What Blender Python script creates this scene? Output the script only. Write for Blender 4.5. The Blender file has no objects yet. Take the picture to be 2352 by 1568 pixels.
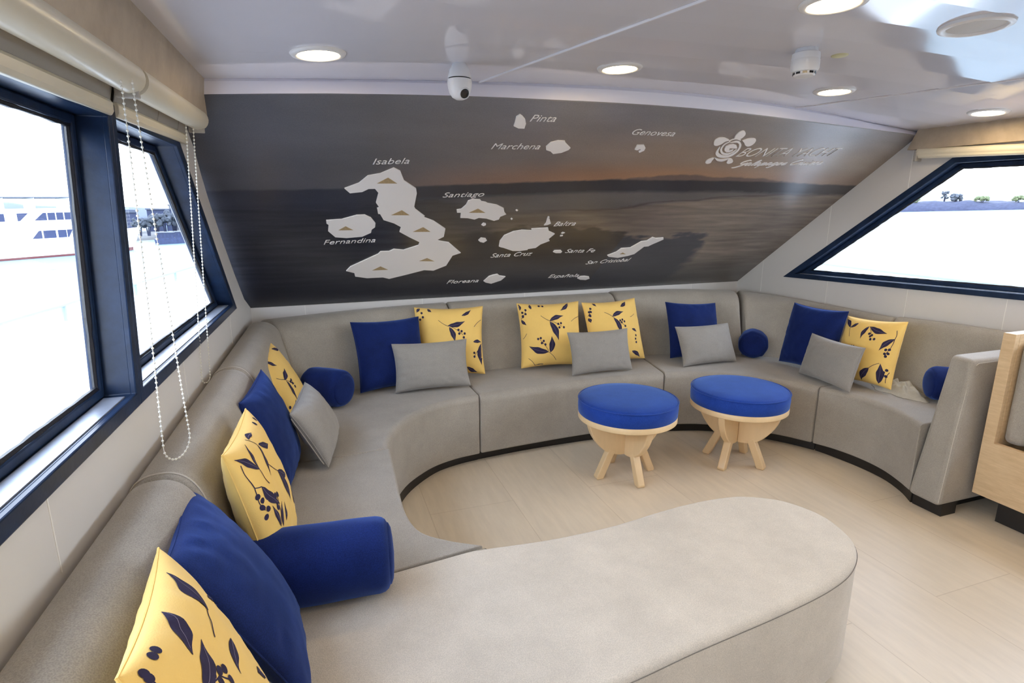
import bpy, bmesh, math, random
from mathutils import Vector, Matrix, noise
from mathutils.geometry import tessellate_polygon

# ------------------------------------------------------------------ camera, sky, exposure
scene = bpy.context.scene
COL = scene.collection
cam_data = bpy.data.cameras.new('camera')
cam_data.sensor_fit = 'HORIZONTAL'
cam_data.sensor_width = 36.0
cam_data.lens = 36.0 * 1280.0 / 2352.0
cam_data.clip_start = 0.02
cam_data.clip_end = 6000.0
camera = bpy.data.objects.new('camera', cam_data)
COL.objects.link(camera)
camera.location = (0.0, 0.0, 1.4)
camera.rotation_euler = (math.radians(90.0 - 12.94), 0.0, math.radians(-19.15))
scene.camera = camera

SKY = 4.7
world = bpy.data.worlds.new('overcast_sky')
scene.world = world
world.use_nodes = True
wn = world.node_tree
wn.nodes.clear()
w_out = wn.nodes.new('ShaderNodeOutputWorld')
w_bg = wn.nodes.new('ShaderNodeBackground')
w_tc = wn.nodes.new('ShaderNodeTexCoord')
w_sep = wn.nodes.new('ShaderNodeSeparateXYZ')
w_ramp = wn.nodes.new('ShaderNodeValToRGB')
w_ramp.color_ramp.elements[0].position = 0.0
w_ramp.color_ramp.elements[0].color = (0.93, 0.96, 1.0, 1)
w_ramp.color_ramp.elements[1].position = 0.7
w_ramp.color_ramp.elements[1].color = (0.62, 0.74, 1.0, 1)
wn.links.new(w_tc.outputs['Generated'], w_sep.inputs[0])
wn.links.new(w_sep.outputs['Z'], w_ramp.inputs[0])
wn.links.new(w_ramp.outputs[0], w_bg.inputs[0])
w_bg.inputs[1].default_value = SKY
wn.links.new(w_bg.outputs[0], w_out.inputs[0])

scene.view_settings.view_transform = 'Standard'
scene.view_settings.look = 'None'
scene.view_settings.gamma = 1.0
scene.view_settings.use_curve_mapping = False
scene.view_settings.exposure = 1.06
scene.cycles.use_denoising = True
scene.cycles.max_bounces = 10
scene.cycles.diffuse_bounces = 6
scene.cycles.transparent_max_bounces = 12
scene.cycles.sample_clamp_indirect = 8.0
LAMP = 27.0

# ------------------------------------------------------------------ helpers
def new_obj(name, me, mat=None, parent=None):
    o = bpy.data.objects.new(name, me)
    COL.objects.link(o)
    if mat is not None:
        for m in (mat if isinstance(mat, (list, tuple)) else [mat]):
            me.materials.append(m)
    if parent is not None:
        o.parent = parent
    return o

def from_bm(name, bm, mat=None, parent=None, smooth=True, angle=40):
    bmesh.ops.recalc_face_normals(bm, faces=bm.faces)
    me = bpy.data.meshes.new(name)
    bm.to_mesh(me)
    bm.free()
    if smooth:
        me.shade_smooth()
        me.set_sharp_from_angle(angle=math.radians(angle))
    return new_obj(name, me, mat, parent)

def tag(o, label, cat, group=None, kind=None):
    o['label'] = label
    o['category'] = cat
    if group: o['group'] = group
    if kind: o['kind'] = kind
    return o

def empty(name, label, cat, loc=(0, 0, 0), rotz=0.0, group=None):
    o = bpy.data.objects.new(name, None)
    COL.objects.link(o)
    o.empty_display_size = 0.05
    o.location = loc
    o.rotation_euler = (0, 0, rotz)
    return tag(o, label, cat, group)

def struct(o, label=None):
    o['kind'] = 'structure'
    if label: o['label'] = label
    return o

def add_box(bm, lo, hi, M=None):
    vs = []
    for z in (lo[2], hi[2]):
        for y in (lo[1], hi[1]):
            for x in (lo[0], hi[0]):
                p = Vector((x, y, z))
                vs.append(bm.verts.new(M @ p if M else p))
    for f in ((0, 2, 3, 1), (4, 5, 7, 6), (0, 1, 5, 4), (1, 3, 7, 5), (3, 2, 6, 7), (2, 0, 4, 6)):
        bm.faces.new([vs[i] for i in f])

def add_lathe(bm, prof, seg=32, c=(0, 0, 0), M=None):
    rings = []
    for r, z in prof:
        if r < 1e-6:
            p = Vector((c[0], c[1], c[2] + z))
            rings.append([bm.verts.new(M @ p if M else p)])
        else:
            ring = []
            for i in range(seg):
                a = 2 * math.pi * i / seg
                p = Vector((c[0] + r * math.cos(a), c[1] + r * math.sin(a), c[2] + z))
                ring.append(bm.verts.new(M @ p if M else p))
            rings.append(ring)
    for A, B in zip(rings, rings[1:]):
        for i in range(seg):
            j = (i + 1) % seg
            if len(A) == 1 and len(B) == 1: continue
            if len(A) == 1: bm.faces.new((A[0], B[i], B[j]))
            elif len(B) == 1: bm.faces.new((A[i], A[j], B[0]))
            else: bm.faces.new((A[i], A[j], B[j], B[i]))

def add_tube(bm, pts, r, seg=8, caps=True, closed=False):
    pts = [Vector(p) for p in pts]
    n = len(pts)
    rings = []
    up0 = None
    for i, p in enumerate(pts):
        a = pts[(i - 1) % n] if (i > 0 or closed) else p
        b = pts[(i + 1) % n] if (i < n - 1 or closed) else p
        t = (b - a).normalized()
        if up0 is None:
            up0 = Vector((0, 0, 1)) if abs(t.z) < 0.9 else Vector((1, 0, 0))
        s = t.cross(up0).normalized()
        u = s.cross(t).normalized()
        up0 = u
        rr = r[i] if isinstance(r, (list, tuple)) else r
        rings.append([bm.verts.new(p + (s * math.cos(2 * math.pi * k / seg) + u * math.sin(2 * math.pi * k / seg)) * rr) for k in range(seg)])
    m = n if closed else n - 1
    for i in range(m):
        A, B = rings[i], rings[(i + 1) % n]
        for k in range(seg):
            bm.faces.new((A[k], A[(k + 1) % seg], B[(k + 1) % seg], B[k]))
    if caps and not closed:
        bm.faces.new(rings[0][::-1])
        bm.faces.new(rings[-1])

def add_prism(bm, poly, d0, d1, fn):
    """poly 2-D, fn(x, y, d) -> 3-D; closed solid between depths d0 and d1"""
    A = [bm.verts.new(fn(x, y, d0)) for x, y in poly]
    B = [bm.verts.new(fn(x, y, d1)) for x, y in poly]
    bm.faces.new(A[::-1])
    bm.faces.new(B)
    n = len(poly)
    for i in range(n):
        j = (i + 1) % n
        bm.faces.new((A[i], A[j], B[j], B[i]))

def add_ring_prism(bm, outer, inner, d0, d1, fn):
    """frame: solid ring between two polygons with the same number of points"""
    n = len(outer)
    V = [[bm.verts.new(fn(x, y, d)) for x, y in P] for P in (outer, inner) for d in (d0, d1)]
    oA, oB, iA, iB = V
    for i in range(n):
        j = (i + 1) % n
        bm.faces.new((oA[i], oA[j], iA[j], iA[i]))
        bm.faces.new((oB[i], iB[i], iB[j], oB[j]))
        bm.faces.new((oA[i], oB[i], oB[j], oA[j]))
        bm.faces.new((iA[i], iA[j], iB[j], iB[i]))

def offset_poly(poly, d):
    """inset a counter-clockwise or clockwise polygon; d a number or one per edge (edge i joins point i and i+1)"""
    n = len(poly)
    area = sum(poly[i][0] * poly[(i + 1) % n][1] - poly[(i + 1) % n][0] * poly[i][1] for i in range(n))
    sgn = 1 if area > 0 else -1
    ds = d if isinstance(d, (list, tuple)) else [d] * n
    lines = []
    for i in range(n):
        a, b = Vector(poly[i]), Vector(poly[(i + 1) % n])
        t = (b - a).normalized()
        nn = Vector((-t.y, t.x)) * sgn
        lines.append((a + nn * ds[i], t))
    out = []
    for i in range(n):
        p, t = lines[i - 1]
        q, s = lines[i]
        den = t.x * s.y - t.y * s.x
        if abs(den) < 1e-9:
            out.append((q.x, q.y)); continue
        w = q - p
        k = (w.x * s.y - w.y * s.x) / den
        out.append((p.x + t.x * k, p.y + t.y * k))
    return out

def catmull(pts, n=6):
    P = [Vector(p) for p in pts]
    out = []
    for i in range(len(P) - 1):
        p0 = P[i - 1] if i > 0 else P[i] * 2 - P[i + 1]
        p1, p2 = P[i], P[i + 1]
        p3 = P[i + 2] if i + 2 < len(P) else P[i + 1] * 2 - P[i]
        for k in range(n):
            t = k / n
            out.append(0.5 * ((2 * p1) + (p2 - p0) * t + (2 * p0 - 5 * p1 + 4 * p2 - p3) * t * t + (3 * p1 - p0 - 3 * p2 + p3) * t ** 3))
    out.append(P[-1])
    return out

def bevel(o, w, seg=3, angle=40):
    m = o.modifiers.new('bevel', 'BEVEL')
    m.width = w
    m.segments = seg
    m.limit_method = 'ANGLE'
    m.angle_limit = math.radians(angle)
    m.harden_normals = False
    return o

def lerp(a, b, t): return a + (b - a) * t
def sstep(a, b, x):
    t = min(1, max(0, (x - a) / (b - a)))
    return t * t * (3 - 2 * t)

# ------------------------------------------------------------------ materials
def mat(name, col, rough=0.6, metallic=0.0, var=0.0, vscale=8.0, bump=0.0, bscale=200.0, sheen=0.0, sheen_tint=(1, 1, 1), coat=0.0, spec=0.5, stretch=None, col2=None):
    m = bpy.data.materials.new(name)
    m.use_nodes = True
    nt = m.node_tree
    b = nt.nodes['Principled BSDF']
    b.inputs['Base Color'].default_value = (*col, 1)
    b.inputs['Roughness'].default_value = rough
    b.inputs['Metallic'].default_value = metallic
    b.inputs['Specular IOR Level'].default_value = spec
    b.inputs['Coat Weight'].default_value = coat
    b.inputs['Coat Roughness'].default_value = 0.06
    if sheen:
        b.inputs['Sheen Weight'].default_value = sheen
        b.inputs['Sheen Roughness'].default_value = 0.45
        b.inputs['Sheen Tint'].default_value = (*sheen_tint, 1)
    tc = nt.nodes.new('ShaderNodeTexCoord')
    mp = nt.nodes.new('ShaderNodeMapping')
    nt.links.new(tc.outputs['Object'], mp.inputs[0])
    if stretch: mp.inputs['Scale'].default_value = stretch
    if var or col2:
        n = nt.nodes.new('ShaderNodeTexNoise')
        n.inputs['Scale'].default_value = vscale
        n.inputs['Detail'].default_value = 6
        n.inputs['Roughness'].default_value = 0.65
        nt.links.new(mp.outputs[0], n.inputs['Vector'])
        r = nt.nodes.new('ShaderNodeValToRGB')
        r.color_ramp.elements[0].position = 0.3
        r.color_ramp.elements[1].position = 0.7
        c2 = col2 if col2 else tuple(c * (1 - var) for c in col)
        r.color_ramp.elements[0].color = (*c2, 1)
        r.color_ramp.elements[1].color = (*[min(1, c * (1 + (0 if col2 else var))) for c in col], 1)
        nt.links.new(n.outputs['Fac'], r.inputs[0])
        nt.links.new(r.outputs[0], b.inputs['Base Color'])
    if bump:
        n2 = nt.nodes.new('ShaderNodeTexNoise')
        n2.inputs['Scale'].default_value = bscale
        n2.inputs['Detail'].default_value = 3
        nt.links.new(mp.outputs[0], n2.inputs['Vector'])
        bp = nt.nodes.new('ShaderNodeBump')
        bp.inputs['Strength'].default_value = bump
        bp.inputs['Distance'].default_value = 0.002
        nt.links.new(n2.outputs['Fac'], bp.inputs['Height'])
        nt.links.new(bp.outputs[0], b.inputs['Normal'])
    return m

def speckle(m, scale=900, lo=0.86, hi=1.14):
    nt = m.node_tree
    b = nt.nodes['Principled BSDF']
    src = b.inputs['Base Color'].links[0].from_socket
    n = nt.nodes.new('ShaderNodeTexNoise')
    n.inputs['Scale'].default_value = scale
    n.inputs['Detail'].default_value = 1
    nt.links.new(nt.nodes['Texture Coordinate'].outputs['Object'], n.inputs['Vector'])
    r = nt.nodes.new('ShaderNodeValToRGB')
    r.color_ramp.elements[0].position = 0.35
    r.color_ramp.elements[1].position = 0.65
    r.color_ramp.elements[0].color = (lo, lo, lo, 1)
    r.color_ramp.elements[1].color = (hi, hi, hi, 1)
    nt.links.new(n.outputs['Fac'], r.inputs[0])
    mx = nt.nodes.new('ShaderNodeMix')
    mx.data_type = 'RGBA'
    mx.blend_type = 'MULTIPLY'
    mx.inputs['Factor'].default_value = 1.0
    nt.links.new(src, mx.inputs['A'])
    nt.links.new(r.outputs[0], mx.inputs['B'])
    nt.links.new(mx.outputs['Result'], b.inputs['Base Color'])
    return m

def emit(name, col, strength):
    m = bpy.data.materials.new(name)
    m.use_nodes = True
    nt = m.node_tree
    nt.nodes.clear()
    o = nt.nodes.new('ShaderNodeOutputMaterial')
    e = nt.nodes.new('ShaderNodeEmission')
    e.inputs[0].default_value = (*col, 1)
    e.inputs[1].default_value = strength
    nt.links.new(e.outputs[0], o.inputs[0])
    return m

def glass_mat():
    m = bpy.data.materials.new('window_glass')
    m.use_nodes = True
    nt = m.node_tree
    nt.nodes.clear()
    o = nt.nodes.new('ShaderNodeOutputMaterial')
    mix = nt.nodes.new('ShaderNodeMixShader')
    tr = nt.nodes.new('ShaderNodeBsdfTransparent')
    tr.inputs[0].default_value = (0.95, 0.97, 0.97, 1)
    gl = nt.nodes.new('ShaderNodeBsdfGlossy')
    gl.inputs['Roughness'].default_value = 0.0
    lw_ = nt.nodes.new('ShaderNodeLayerWeight')
    pw_ = nt.nodes.new('ShaderNodeMath'); pw_.operation = 'POWER'; pw_.inputs[1].default_value = 5.0
    ml_ = nt.nodes.new('ShaderNodeMath'); ml_.operation = 'MULTIPLY_ADD'; ml_.inputs[1].default_value = 0.5; ml_.inputs[2].default_value = 0.025
    nt.links.new(lw_.outputs['Facing'], pw_.inputs[0])
    nt.links.new(pw_.outputs[0], ml_.inputs[0])
    nt.links.new(ml_.outputs[0], mix.inputs[0])
    nt.links.new(tr.outputs[0], mix.inputs[1])
    nt.links.new(gl.outputs[0], mix.inputs[2])
    nt.links.new(mix.outputs[0], o.inputs[0])
    return m

M = {}
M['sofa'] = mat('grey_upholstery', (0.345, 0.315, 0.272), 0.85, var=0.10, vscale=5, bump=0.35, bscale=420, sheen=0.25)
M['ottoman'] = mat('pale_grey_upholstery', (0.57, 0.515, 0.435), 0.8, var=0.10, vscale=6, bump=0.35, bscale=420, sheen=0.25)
M['seam'] = mat('seam_thread', (0.20, 0.18, 0.155), 0.9)
M['lightseam'] = mat('pale_piping', (0.55, 0.51, 0.45), 0.8)
M['black'] = mat('black_laminate', (0.012, 0.011, 0.011), 0.45, var=0.1)
M['navy'] = mat('navy_velvet', (0.006, 0.0165, 0.100), 0.75, var=0.25, vscale=6, spec=0.12, bump=0.2, bscale=600, sheen=0.45, sheen_tint=(0.22, 0.38, 1.0))
M['stoolblue'] = mat('royal_blue_velvet', (0.012, 0.048, 0.29), 0.7, var=0.2, vscale=7, spec=0.15, bump=0.2, bscale=600, sheen=0.5, sheen_tint=(0.3, 0.5, 1.0))
M['yellow'] = mat('yellow_cotton', (0.90, 0.61, 0.185), 0.85, spec=0.2, var=0.04, vscale=5, bump=0.25, bscale=350, sheen=0.15)
M['print'] = mat('navy_print', (0.020, 0.014, 0.055), 0.85, var=0.2, vscale=60)
M['printvein'] = mat('pale_print_line', (0.28, 0.24, 0.34), 0.85)
M['greycotton'] = mat('grey_cotton', (0.30, 0.285, 0.265), 0.85, var=0.06, vscale=6, bump=0.3, bscale=400, sheen=0.25)
M['cloth'] = mat('beige_cloth', (0.46, 0.43, 0.36), 0.9, var=0.12, vscale=20, bump=0.3, bscale=300)
M['birch'] = mat('birch_wood', (0.78, 0.57, 0.32), 0.42, var=0.10, vscale=6, stretch=(1, 1, 0.25), coat=0.15)
M['oak'] = mat('oak_laminate', (0.72, 0.53, 0.32), 0.45, col2=(0.58, 0.40, 0.22), vscale=14, stretch=(2.0, 0.8, 6.0))
M['wall'] = mat('white_wall_panel', (0.68, 0.665, 0.66), 0.45, var=0.015, vscale=2)
M['groove'] = mat('panel_joint', (0.86, 0.85, 0.83), 0.5)
M['trim'] = mat('lilac_white_trim', (0.86, 0.84, 0.93), 0.4)
M['ceil'] = mat('glossy_ceiling_panel', (0.69, 0.675, 0.725), 0.06, var=0.02, vscale=2, spec=0.62)
M['ceilstrip'] = mat('ceiling_joint_strip', (0.75, 0.73, 0.76), 0.25)
M['pelmet'] = mat('stained_beige_board', (0.56, 0.47, 0.36), 0.55, col2=(0.40, 0.325, 0.245), vscale=7, bump=0.15, bscale=150)
M['blind'] = mat('cream_blind', (0.74, 0.69, 0.56), 0.32)
M['blindgrey'] = mat('grey_blind_fabric', (0.42, 0.40, 0.37), 0.7)  # grey carries the shadow under the rolled blind
M['chain'] = mat('white_bead_chain', (0.80, 0.79, 0.72), 0.35)
M['frame'] = mat('dark_blue_window_paint', (0.013, 0.028, 0.068), 0.28, var=0.3, vscale=14, bump=0.15, bscale=60, spec=0.22)
M['sill'] = mat('brushed_sill_metal', (0.42, 0.45, 0.52), 0.3, metallic=0.5, var=0.15, vscale=20)  # pale tone stands in for sky sheen on the blue sill
M['gasket'] = mat('black_gasket', (0.006, 0.007, 0.012), 0.5, bump=0.6, bscale=80)
M['whiteplastic'] = mat('white_plastic', (0.80, 0.80, 0.82), 0.3)
M['darkplastic'] = mat('dark_plastic', (0.015, 0.015, 0.017), 0.2)
M['speaker'] = mat('speaker_grille_white', (0.62, 0.60, 0.58), 0.6, bump=0.5, bscale=500)
M['plug'] = mat('yellowed_plastic', (0.62, 0.60, 0.36), 0.5)
M['cutout'] = mat('white_foam_letter', (0.90, 0.88, 0.885), 0.55)
M['volcano'] = mat('tan_print', (0.42, 0.31, 0.17), 0.6, var=0.2, vscale=120)
M['glass'] = glass_mat()
speckle(M['sofa'], 420)
speckle(M['ottoman'], 420, 0.90, 1.10)
speckle(M['greycotton'], 500, 0.88, 1.12)
speckle(M['navy'], 420, 0.8, 1.2)
speckle(M['stoolblue'], 420, 0.85, 1.15)
M['lamp'] = emit('warm_lamp_diffuser', (1.0, 0.76, 0.44), LAMP)
M['lampframe'] = mat('lamp_rim', (0.78, 0.76, 0.74), 0.35)

def floor_mat():
    m = mat('pale_vinyl_floor', (0.72, 0.62, 0.475), 0.36, var=0.06, vscale=5, stretch=(6, 0.8, 1), spec=0.5)
    nt = m.node_tree
    b = nt.nodes['Principled BSDF']
    src = b.inputs['Base Color'].links[0].from_socket
    tc = nt.nodes['Texture Coordinate']
    mp = nt.nodes.new('ShaderNodeMapping')
    mp.inputs['Rotation'].default_value = (0, 0, math.radians(90))
    br = nt.nodes.new('ShaderNodeTexBrick')
    br.inputs['Scale'].default_value = 1.0
    br.inputs['Brick Width'].default_value = 1.2
    br.inputs['Row Height'].default_value = 0.42
    br.inputs['Mortar Size'].default_value = 0.0016
    br.inputs['Color1'].default_value = (1, 1, 1, 1)
    br.inputs['Color2'].default_value = (0.965, 0.96, 0.955, 1)
    br.inputs['Mortar'].default_value = (0.80, 0.77, 0.74, 1)
    nt.links.new(tc.outputs['Object'], mp.inputs[0])
    nt.links.new(mp.outputs[0], br.inputs['Vector'])
    mx = nt.nodes.new('ShaderNodeMix')
    mx.data_type = 'RGBA'
    mx.blend_type = 'MULTIPLY'
    mx.inputs['Factor'].default_value = 1.0
    nt.links.new(src, mx.inputs['A'])
    nt.links.new(br.outputs['Color'], mx.inputs['B'])
    nt.links.new(mx.outputs['Result'], b.inputs['Base Color'])
    return m
M['floor'] = floor_mat()

def mural_mat():
    m = mat('printed_photo_mural', (0.1, 0.1, 0.1), 0.27, spec=0.55)
    nt = m.node_tree
    b = nt.nodes['Principled BSDF']
    at = nt.nodes.new('ShaderNodeAttribute')
    at.attribute_name = 'photo'
    tc = nt.nodes['Texture Coordinate']
    n = nt.nodes.new('ShaderNodeTexNoise')
    n.inputs['Scale'].default_value = 260
    n.inputs['Detail'].default_value = 2
    nt.links.new(tc.outputs['Object'], n.inputs['Vector'])
    r = nt.nodes.new('ShaderNodeValToRGB')
    r.color_ramp.elements[0].color = (0.82, 0.82, 0.84, 1)
    r.color_ramp.elements[1].color = (1.18, 1.18, 1.16, 1)
    nt.links.new(n.outputs['Fac'], r.inputs[0])
    mx = nt.nodes.new('ShaderNodeMix')
    mx.data_type = 'RGBA'
    mx.blend_type = 'MULTIPLY'
    mx.inputs['Factor'].default_value = 1.0
    nt.links.new(at.outputs['Color'], mx.inputs['A'])
    nt.links.new(r.outputs[0], mx.inputs['B'])
    nt.links.new(mx.outputs['Result'], b.inputs['Base Color'])
    return m
M['mural'] = mural_mat()

# ------------------------------------------------------------------ the room shell
def ceil_z(x, y=0): return 1.935 - 0.022 * (x - 1.6) ** 2
def wl(y): return -0.46 + 0.026 * (y - 0.8)          # left wall inner face
def wr(y): return 3.365 - 0.066 * (y - 2.467)        # right wall inner face
REAR = -4.0

# floor
bm = bmesh.new()
add_box(bm, (-1.0, REAR - 0.1, -0.06), (4.3, 4.0, 0.0))
struct(from_bm('floor', bm, M['floor'], smooth=False))

# mural plane coordinates: a along the wall, b up the raked face
MO = Vector((-0.39, 3.55, 0.862))
MX = Vector((0.999, 0.0545, -0.002)).normalized()
MN = Vector((0.0325, -0.609, -0.792))
MN = (MN - MX * MN.dot(MX)).normalized()
MV = MX.cross(MN)
if MV.z < 0: MV = -MV
def mp(a, b, d=0.0): return MO + MX * a + MV * b + MN * d
M_TOP = [(-0.20, 1.518), (0.004, 1.55), (0.19, 1.571), (0.398, 1.593), (0.635, 1.613), (0.855, 1.629), (1.072, 1.642), (1.304, 1.652),
         (1.553, 1.663), (1.799, 1.670), (2.041, 1.673), (2.305, 1.670), (2.596, 1.662), (2.839, 1.653), (3.19, 1.642), (3.69, 1.624)]
def m_top(a):
    for (x0, y0), (x1, y1) in zip(M_TOP, M_TOP[1:]):
        if a <= x1: return lerp(y0, y1, (a - x0) / (x1 - x0))
    return M_TOP[-1][1]

# ceiling of glossy planks running across the boat, each slightly bowed
rnd = random.Random(4)
bm = bmesh.new()
PW = 0.163
NX = 60
SUB = (0.0, 0.25, 0.5, 0.75, 1.0)
y = 2.62
k = 0
prev = None
while y > REAR:
    t0 = 0.0032 + rnd.uniform(-1, 1) * 0.0009
    bow, wv = rnd.uniform(0.0003, 0.0009), rnd.uniform(-1, 1) * 0.0007
    rows = []
    for s_ in SUB:
        row = []
        for i in range(NX + 1):
            x = lerp(-0.75, 3.75, i / NX)
            q = 0.15 + 0.85 * sstep(0.3, 1.4, x)
            dz = q * (t0 * (s_ - 0.5) + bow * (1 - (2 * s_ - 1) ** 2) + wv * math.sin(x * 3 + k) + 0.0004 * math.sin(x * 9 + 2 * k))
            row.append((x, y - s_ * PW * 0.989, ceil_z(x) + dz))
        rows.append(row)
    V = [[bm.verts.new(p) for p in r] for r in rows]
    for A, B in zip(V, V[1:]):
        for i in range(NX): bm.faces.new((A[i], A[i + 1], B[i + 1], B[i]))
    # the plank's own edges turn up into the joint
    for r, row in ((0, V[0]), (-1, V[-1])):
        E_ = [bm.verts.new((v.co.x, v.co.y, v.co.z + 0.008)) for v in row]
        D_ = [bm.verts.new(v.co) for v in row]
        for i in range(NX): bm.faces.new((D_[i], D_[i + 1], E_[i + 1], E_[i]))
    y -= PW
    k += 1
# board closing the joints from above
T_ = [[bm.verts.new((lerp(-0.75, 3.75, i / NX), yy, ceil_z(lerp(-0.75, 3.75, i / NX)) + zz)) for i in range(NX + 1)] for yy, zz in ((2.62, 0.006), (REAR, 0.006), (REAR, 0.05), (2.62, 0.05), (2.62, 0.006))]
for A, B in zip(T_, T_[1:]):
    for i in range(NX): bm.faces.new((A[i], A[i + 1], B[i + 1], B[i]))
struct(from_bm('ceiling', bm, M['ceil'], angle=25))

# raised joint strips lengthwise on the ceiling
def ceil_strip(name, p, q, w=0.006):
    bm = bmesh.new()
    pts = []
    for i in range(13):
        x, yy = lerp(p[0], q[0], i / 12), lerp(p[1], q[1], i / 12)
        pts.append((x, yy, ceil_z(x) - 0.0005))
    add_tube(bm, pts, w, 6)
    return struct(from_bm(name, bm, M['ceilstrip']))
ceil_strip('trim_1', (0.66, 2.36), (1.35, 0.05), 0.006)
ceil_strip('trim_2', (2.30, 2.52), (2.98, 0.6), 0.0045)

# left wall: panels under, above and before the windows (inner faces on the plane wl)
def lw(y, z, d=0.0): return Vector((wl(y) - d, y, z))
def rw(y, z, d=0.0): return Vector((wr(y) + d, y, z))
SILL_L, HEAD_L = 0.945, 1.652
O1 = [(-1.6, SILL_L), (1.52, SILL_L), (1.625, HEAD_L), (-1.6, HEAD_L)]
O2 = [(1.52, SILL_L), (3.03, 0.941), (2.25, HEAD_L), (1.625, HEAD_L)]
WEDGE = [(3.542, 0.864), (3.35, 0.941), (3.12, 1.105), (2.894, 1.283), (2.778, 1.381), (2.686, 1.462), (2.60, 1.552), (2.48, 1.70), (2.36, 1.93)]
bm = bmesh.new()
add_prism(bm, [(REAR, 0.0), (3.60, 0.0), (3.60, 0.864), (3.542, 0.864), (3.35, 0.941), (3.03, 0.941), (1.52, SILL_L), (-1.6, SILL_L), (REAR, SILL_L)], 0.0, 0.10, lw)
add_prism(bm, [(3.03, 0.941), (3.35, 0.941)] + WEDGE[2:] + [(2.25, 1.93), (2.25, HEAD_L)], 0.0, 0.10, lw)
add_prism(bm, [(REAR, HEAD_L), (2.25, HEAD_L), (2.25, 1.93), (REAR, 1.93)], 0.0, 0.10, lw)
add_prism(bm, [(REAR, SILL_L), (-1.6, SILL_L), (-1.6, HEAD_L), (REAR, HEAD_L)], 0.0, 0.10, lw)
struct(from_bm('wall_left', bm, M['wall'], smooth=False))

SILL_R = lambda y: 0.936 + 0.0196 * (3.296 - y)
O3 = [(-1.2, SILL_R(-1.2)), (3.296, 0.936), (2.26, 1.701), (-1.2, 1.66)]
bm = bmesh.new()
add_prism(bm, [(REAR, 0.0), (3.83, 0.0), (3.75, 0.854), (3.296, 0.936), (-1.2, SILL_R(-1.2)), (REAR, SILL_R(-1.2))], 0.0, 0.10, rw)
add_prism(bm, [(3.296, 0.936), (3.75, 0.854), (2.467, 1.848), (2.40, 1.93), (2.26, 1.93), (2.26, 1.701)], 0.0, 0.10, rw)
add_prism(bm, [(REAR, 1.66), (-1.2, 1.66), (2.26, 1.701), (2.26, 1.93), (REAR, 1.93)], 0.0, 0.10, rw)
add_prism(bm, [(REAR, SILL_R(-1.2)), (-1.2, SILL_R(-1.2)), (-1.2, 1.66), (REAR, 1.66)], 0.0, 0.10, rw)
struct(from_bm('wall_right', bm, M['wall'], smooth=False))

# thin joints between the wall panels
def joints(name, fn, segs):
    bm = bmesh.new()
    for (y0, z0), (y1, z1) in segs:
        add_prism(bm, [(y0 - 0.0016, z0), (y0 + 0.0016, z0), (y1 + 0.0016, z1), (y1 - 0.0016, z1)], -0.0012, 0.002, fn)
    return struct(from_bm(name, bm, M['groove'], smooth=False))
joints('trim_3', rw, [((2.481, 1.545), (2.481, 1.835)), ((2.971, 1.185), (2.971, 1.452)), ((3.50, 0.80), (3.50, 1.04)), ((2.928, 0.74), (2.928, 0.94)), ((2.389, 0.74), (2.389, 0.95)), ((1.883, 0.74), (1.883, 0.96))])
joints('trim_4', lw, [((1.976, 0.8), (1.976, 0.94)), ((1.05, 0.8), (1.05, 0.942)), ((2.86, 0.8), (2.86, 0.938))])

# front wall: vertical strip under the mural and the backing behind it
bm = bmesh.new()
def fw(x, z, d): return Vector((x, 3.55 + 0.0546 * (x + 0.39) + d, z))
add_prism(bm, [(-0.52, 0.0), (3.40, 0.0), (3.40, 0.853), (3.27, 0.854), (-0.39, 0.862), (-0.52, 0.862)], 0.0, 0.08, fw)
P = [(-0.16, 0.0), (3.72, -0.005)] + [(a, b - 0.004) for a, b in M_TOP[::-1]]
add_prism(bm, P, -0.012, -0.06, lambda a, b, d: mp(a, b, d))
struct(from_bm('wall_front', bm, M['wall'], smooth=False))
bm = bmesh.new()
for a in (0.30, 1.02, 1.75, 2.47, 3.2):
    x = -0.39 + a
    add_box(bm, (x - 0.0016, fw(x, 0, 0).y - 0.0012, 0.75), (x + 0.0016, fw(x, 0, 0).y + 0.002, 0.858))
struct(from_bm('trim_5', bm, M['groove'], smooth=False))

# rear bulkhead behind the camera
bm = bmesh.new()
add_box(bm, (-0.9, REAR - 0.1, 0.0), (4.1, REAR, 1.95))
struct(from_bm('wall_rear', bm, M['wall'], smooth=False))

# cornice strip between the mural and the ceiling
bm = bmesh.new()
CT = [(-0.42, 2.312), (-0.31, 2.312), (0.082, 2.330), (0.55, 2.335), (1.0, 2.32), (1.459, 2.312), (2.0, 2.345), (2.5, 2.40), (3.011, 2.470), (3.409, 2.501)]
lo_r, hi_r = [], []
CT = [(v.x, v.y) for v in catmull([Vector((x_, y_, 0)) for x_, y_ in CT], 5)]
for i, (x, yy) in enumerate(CT):
    a = (x - MO.x) / MX.x
    for _ in range(4):
        q = mp(a, m_top(a)); a += (x - q.x)
    q = mp(a, m_top(a) + 0.001, 0.0035)
    lo_r.append(q)
    hi_r.append(Vector((x, yy + 0.0, ceil_z(x) + 0.002)))
va = [bm.verts.new(p) for p in lo_r]
vb = [bm.verts.new(p + Vector((0, -0.004, -0.012)) * 0 + (h - p) * 0.78 + Vector((0, -0.006, 0))) for p, h in zip(lo_r, hi_r)]
vc = [bm.verts.new(p) for p in hi_r]
vd = [bm.verts.new(p + Vector((0, 0.10, 0.0))) for p in lo_r]
for A, B in ((va, vb), (vb, vc), (vd, va)):
    for i in range(len(A) - 1): bm.faces.new((A[i], A[i + 1], B[i + 1], B[i]))
struct(from_bm('trim_6', bm, M['trim'], angle=20))

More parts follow.
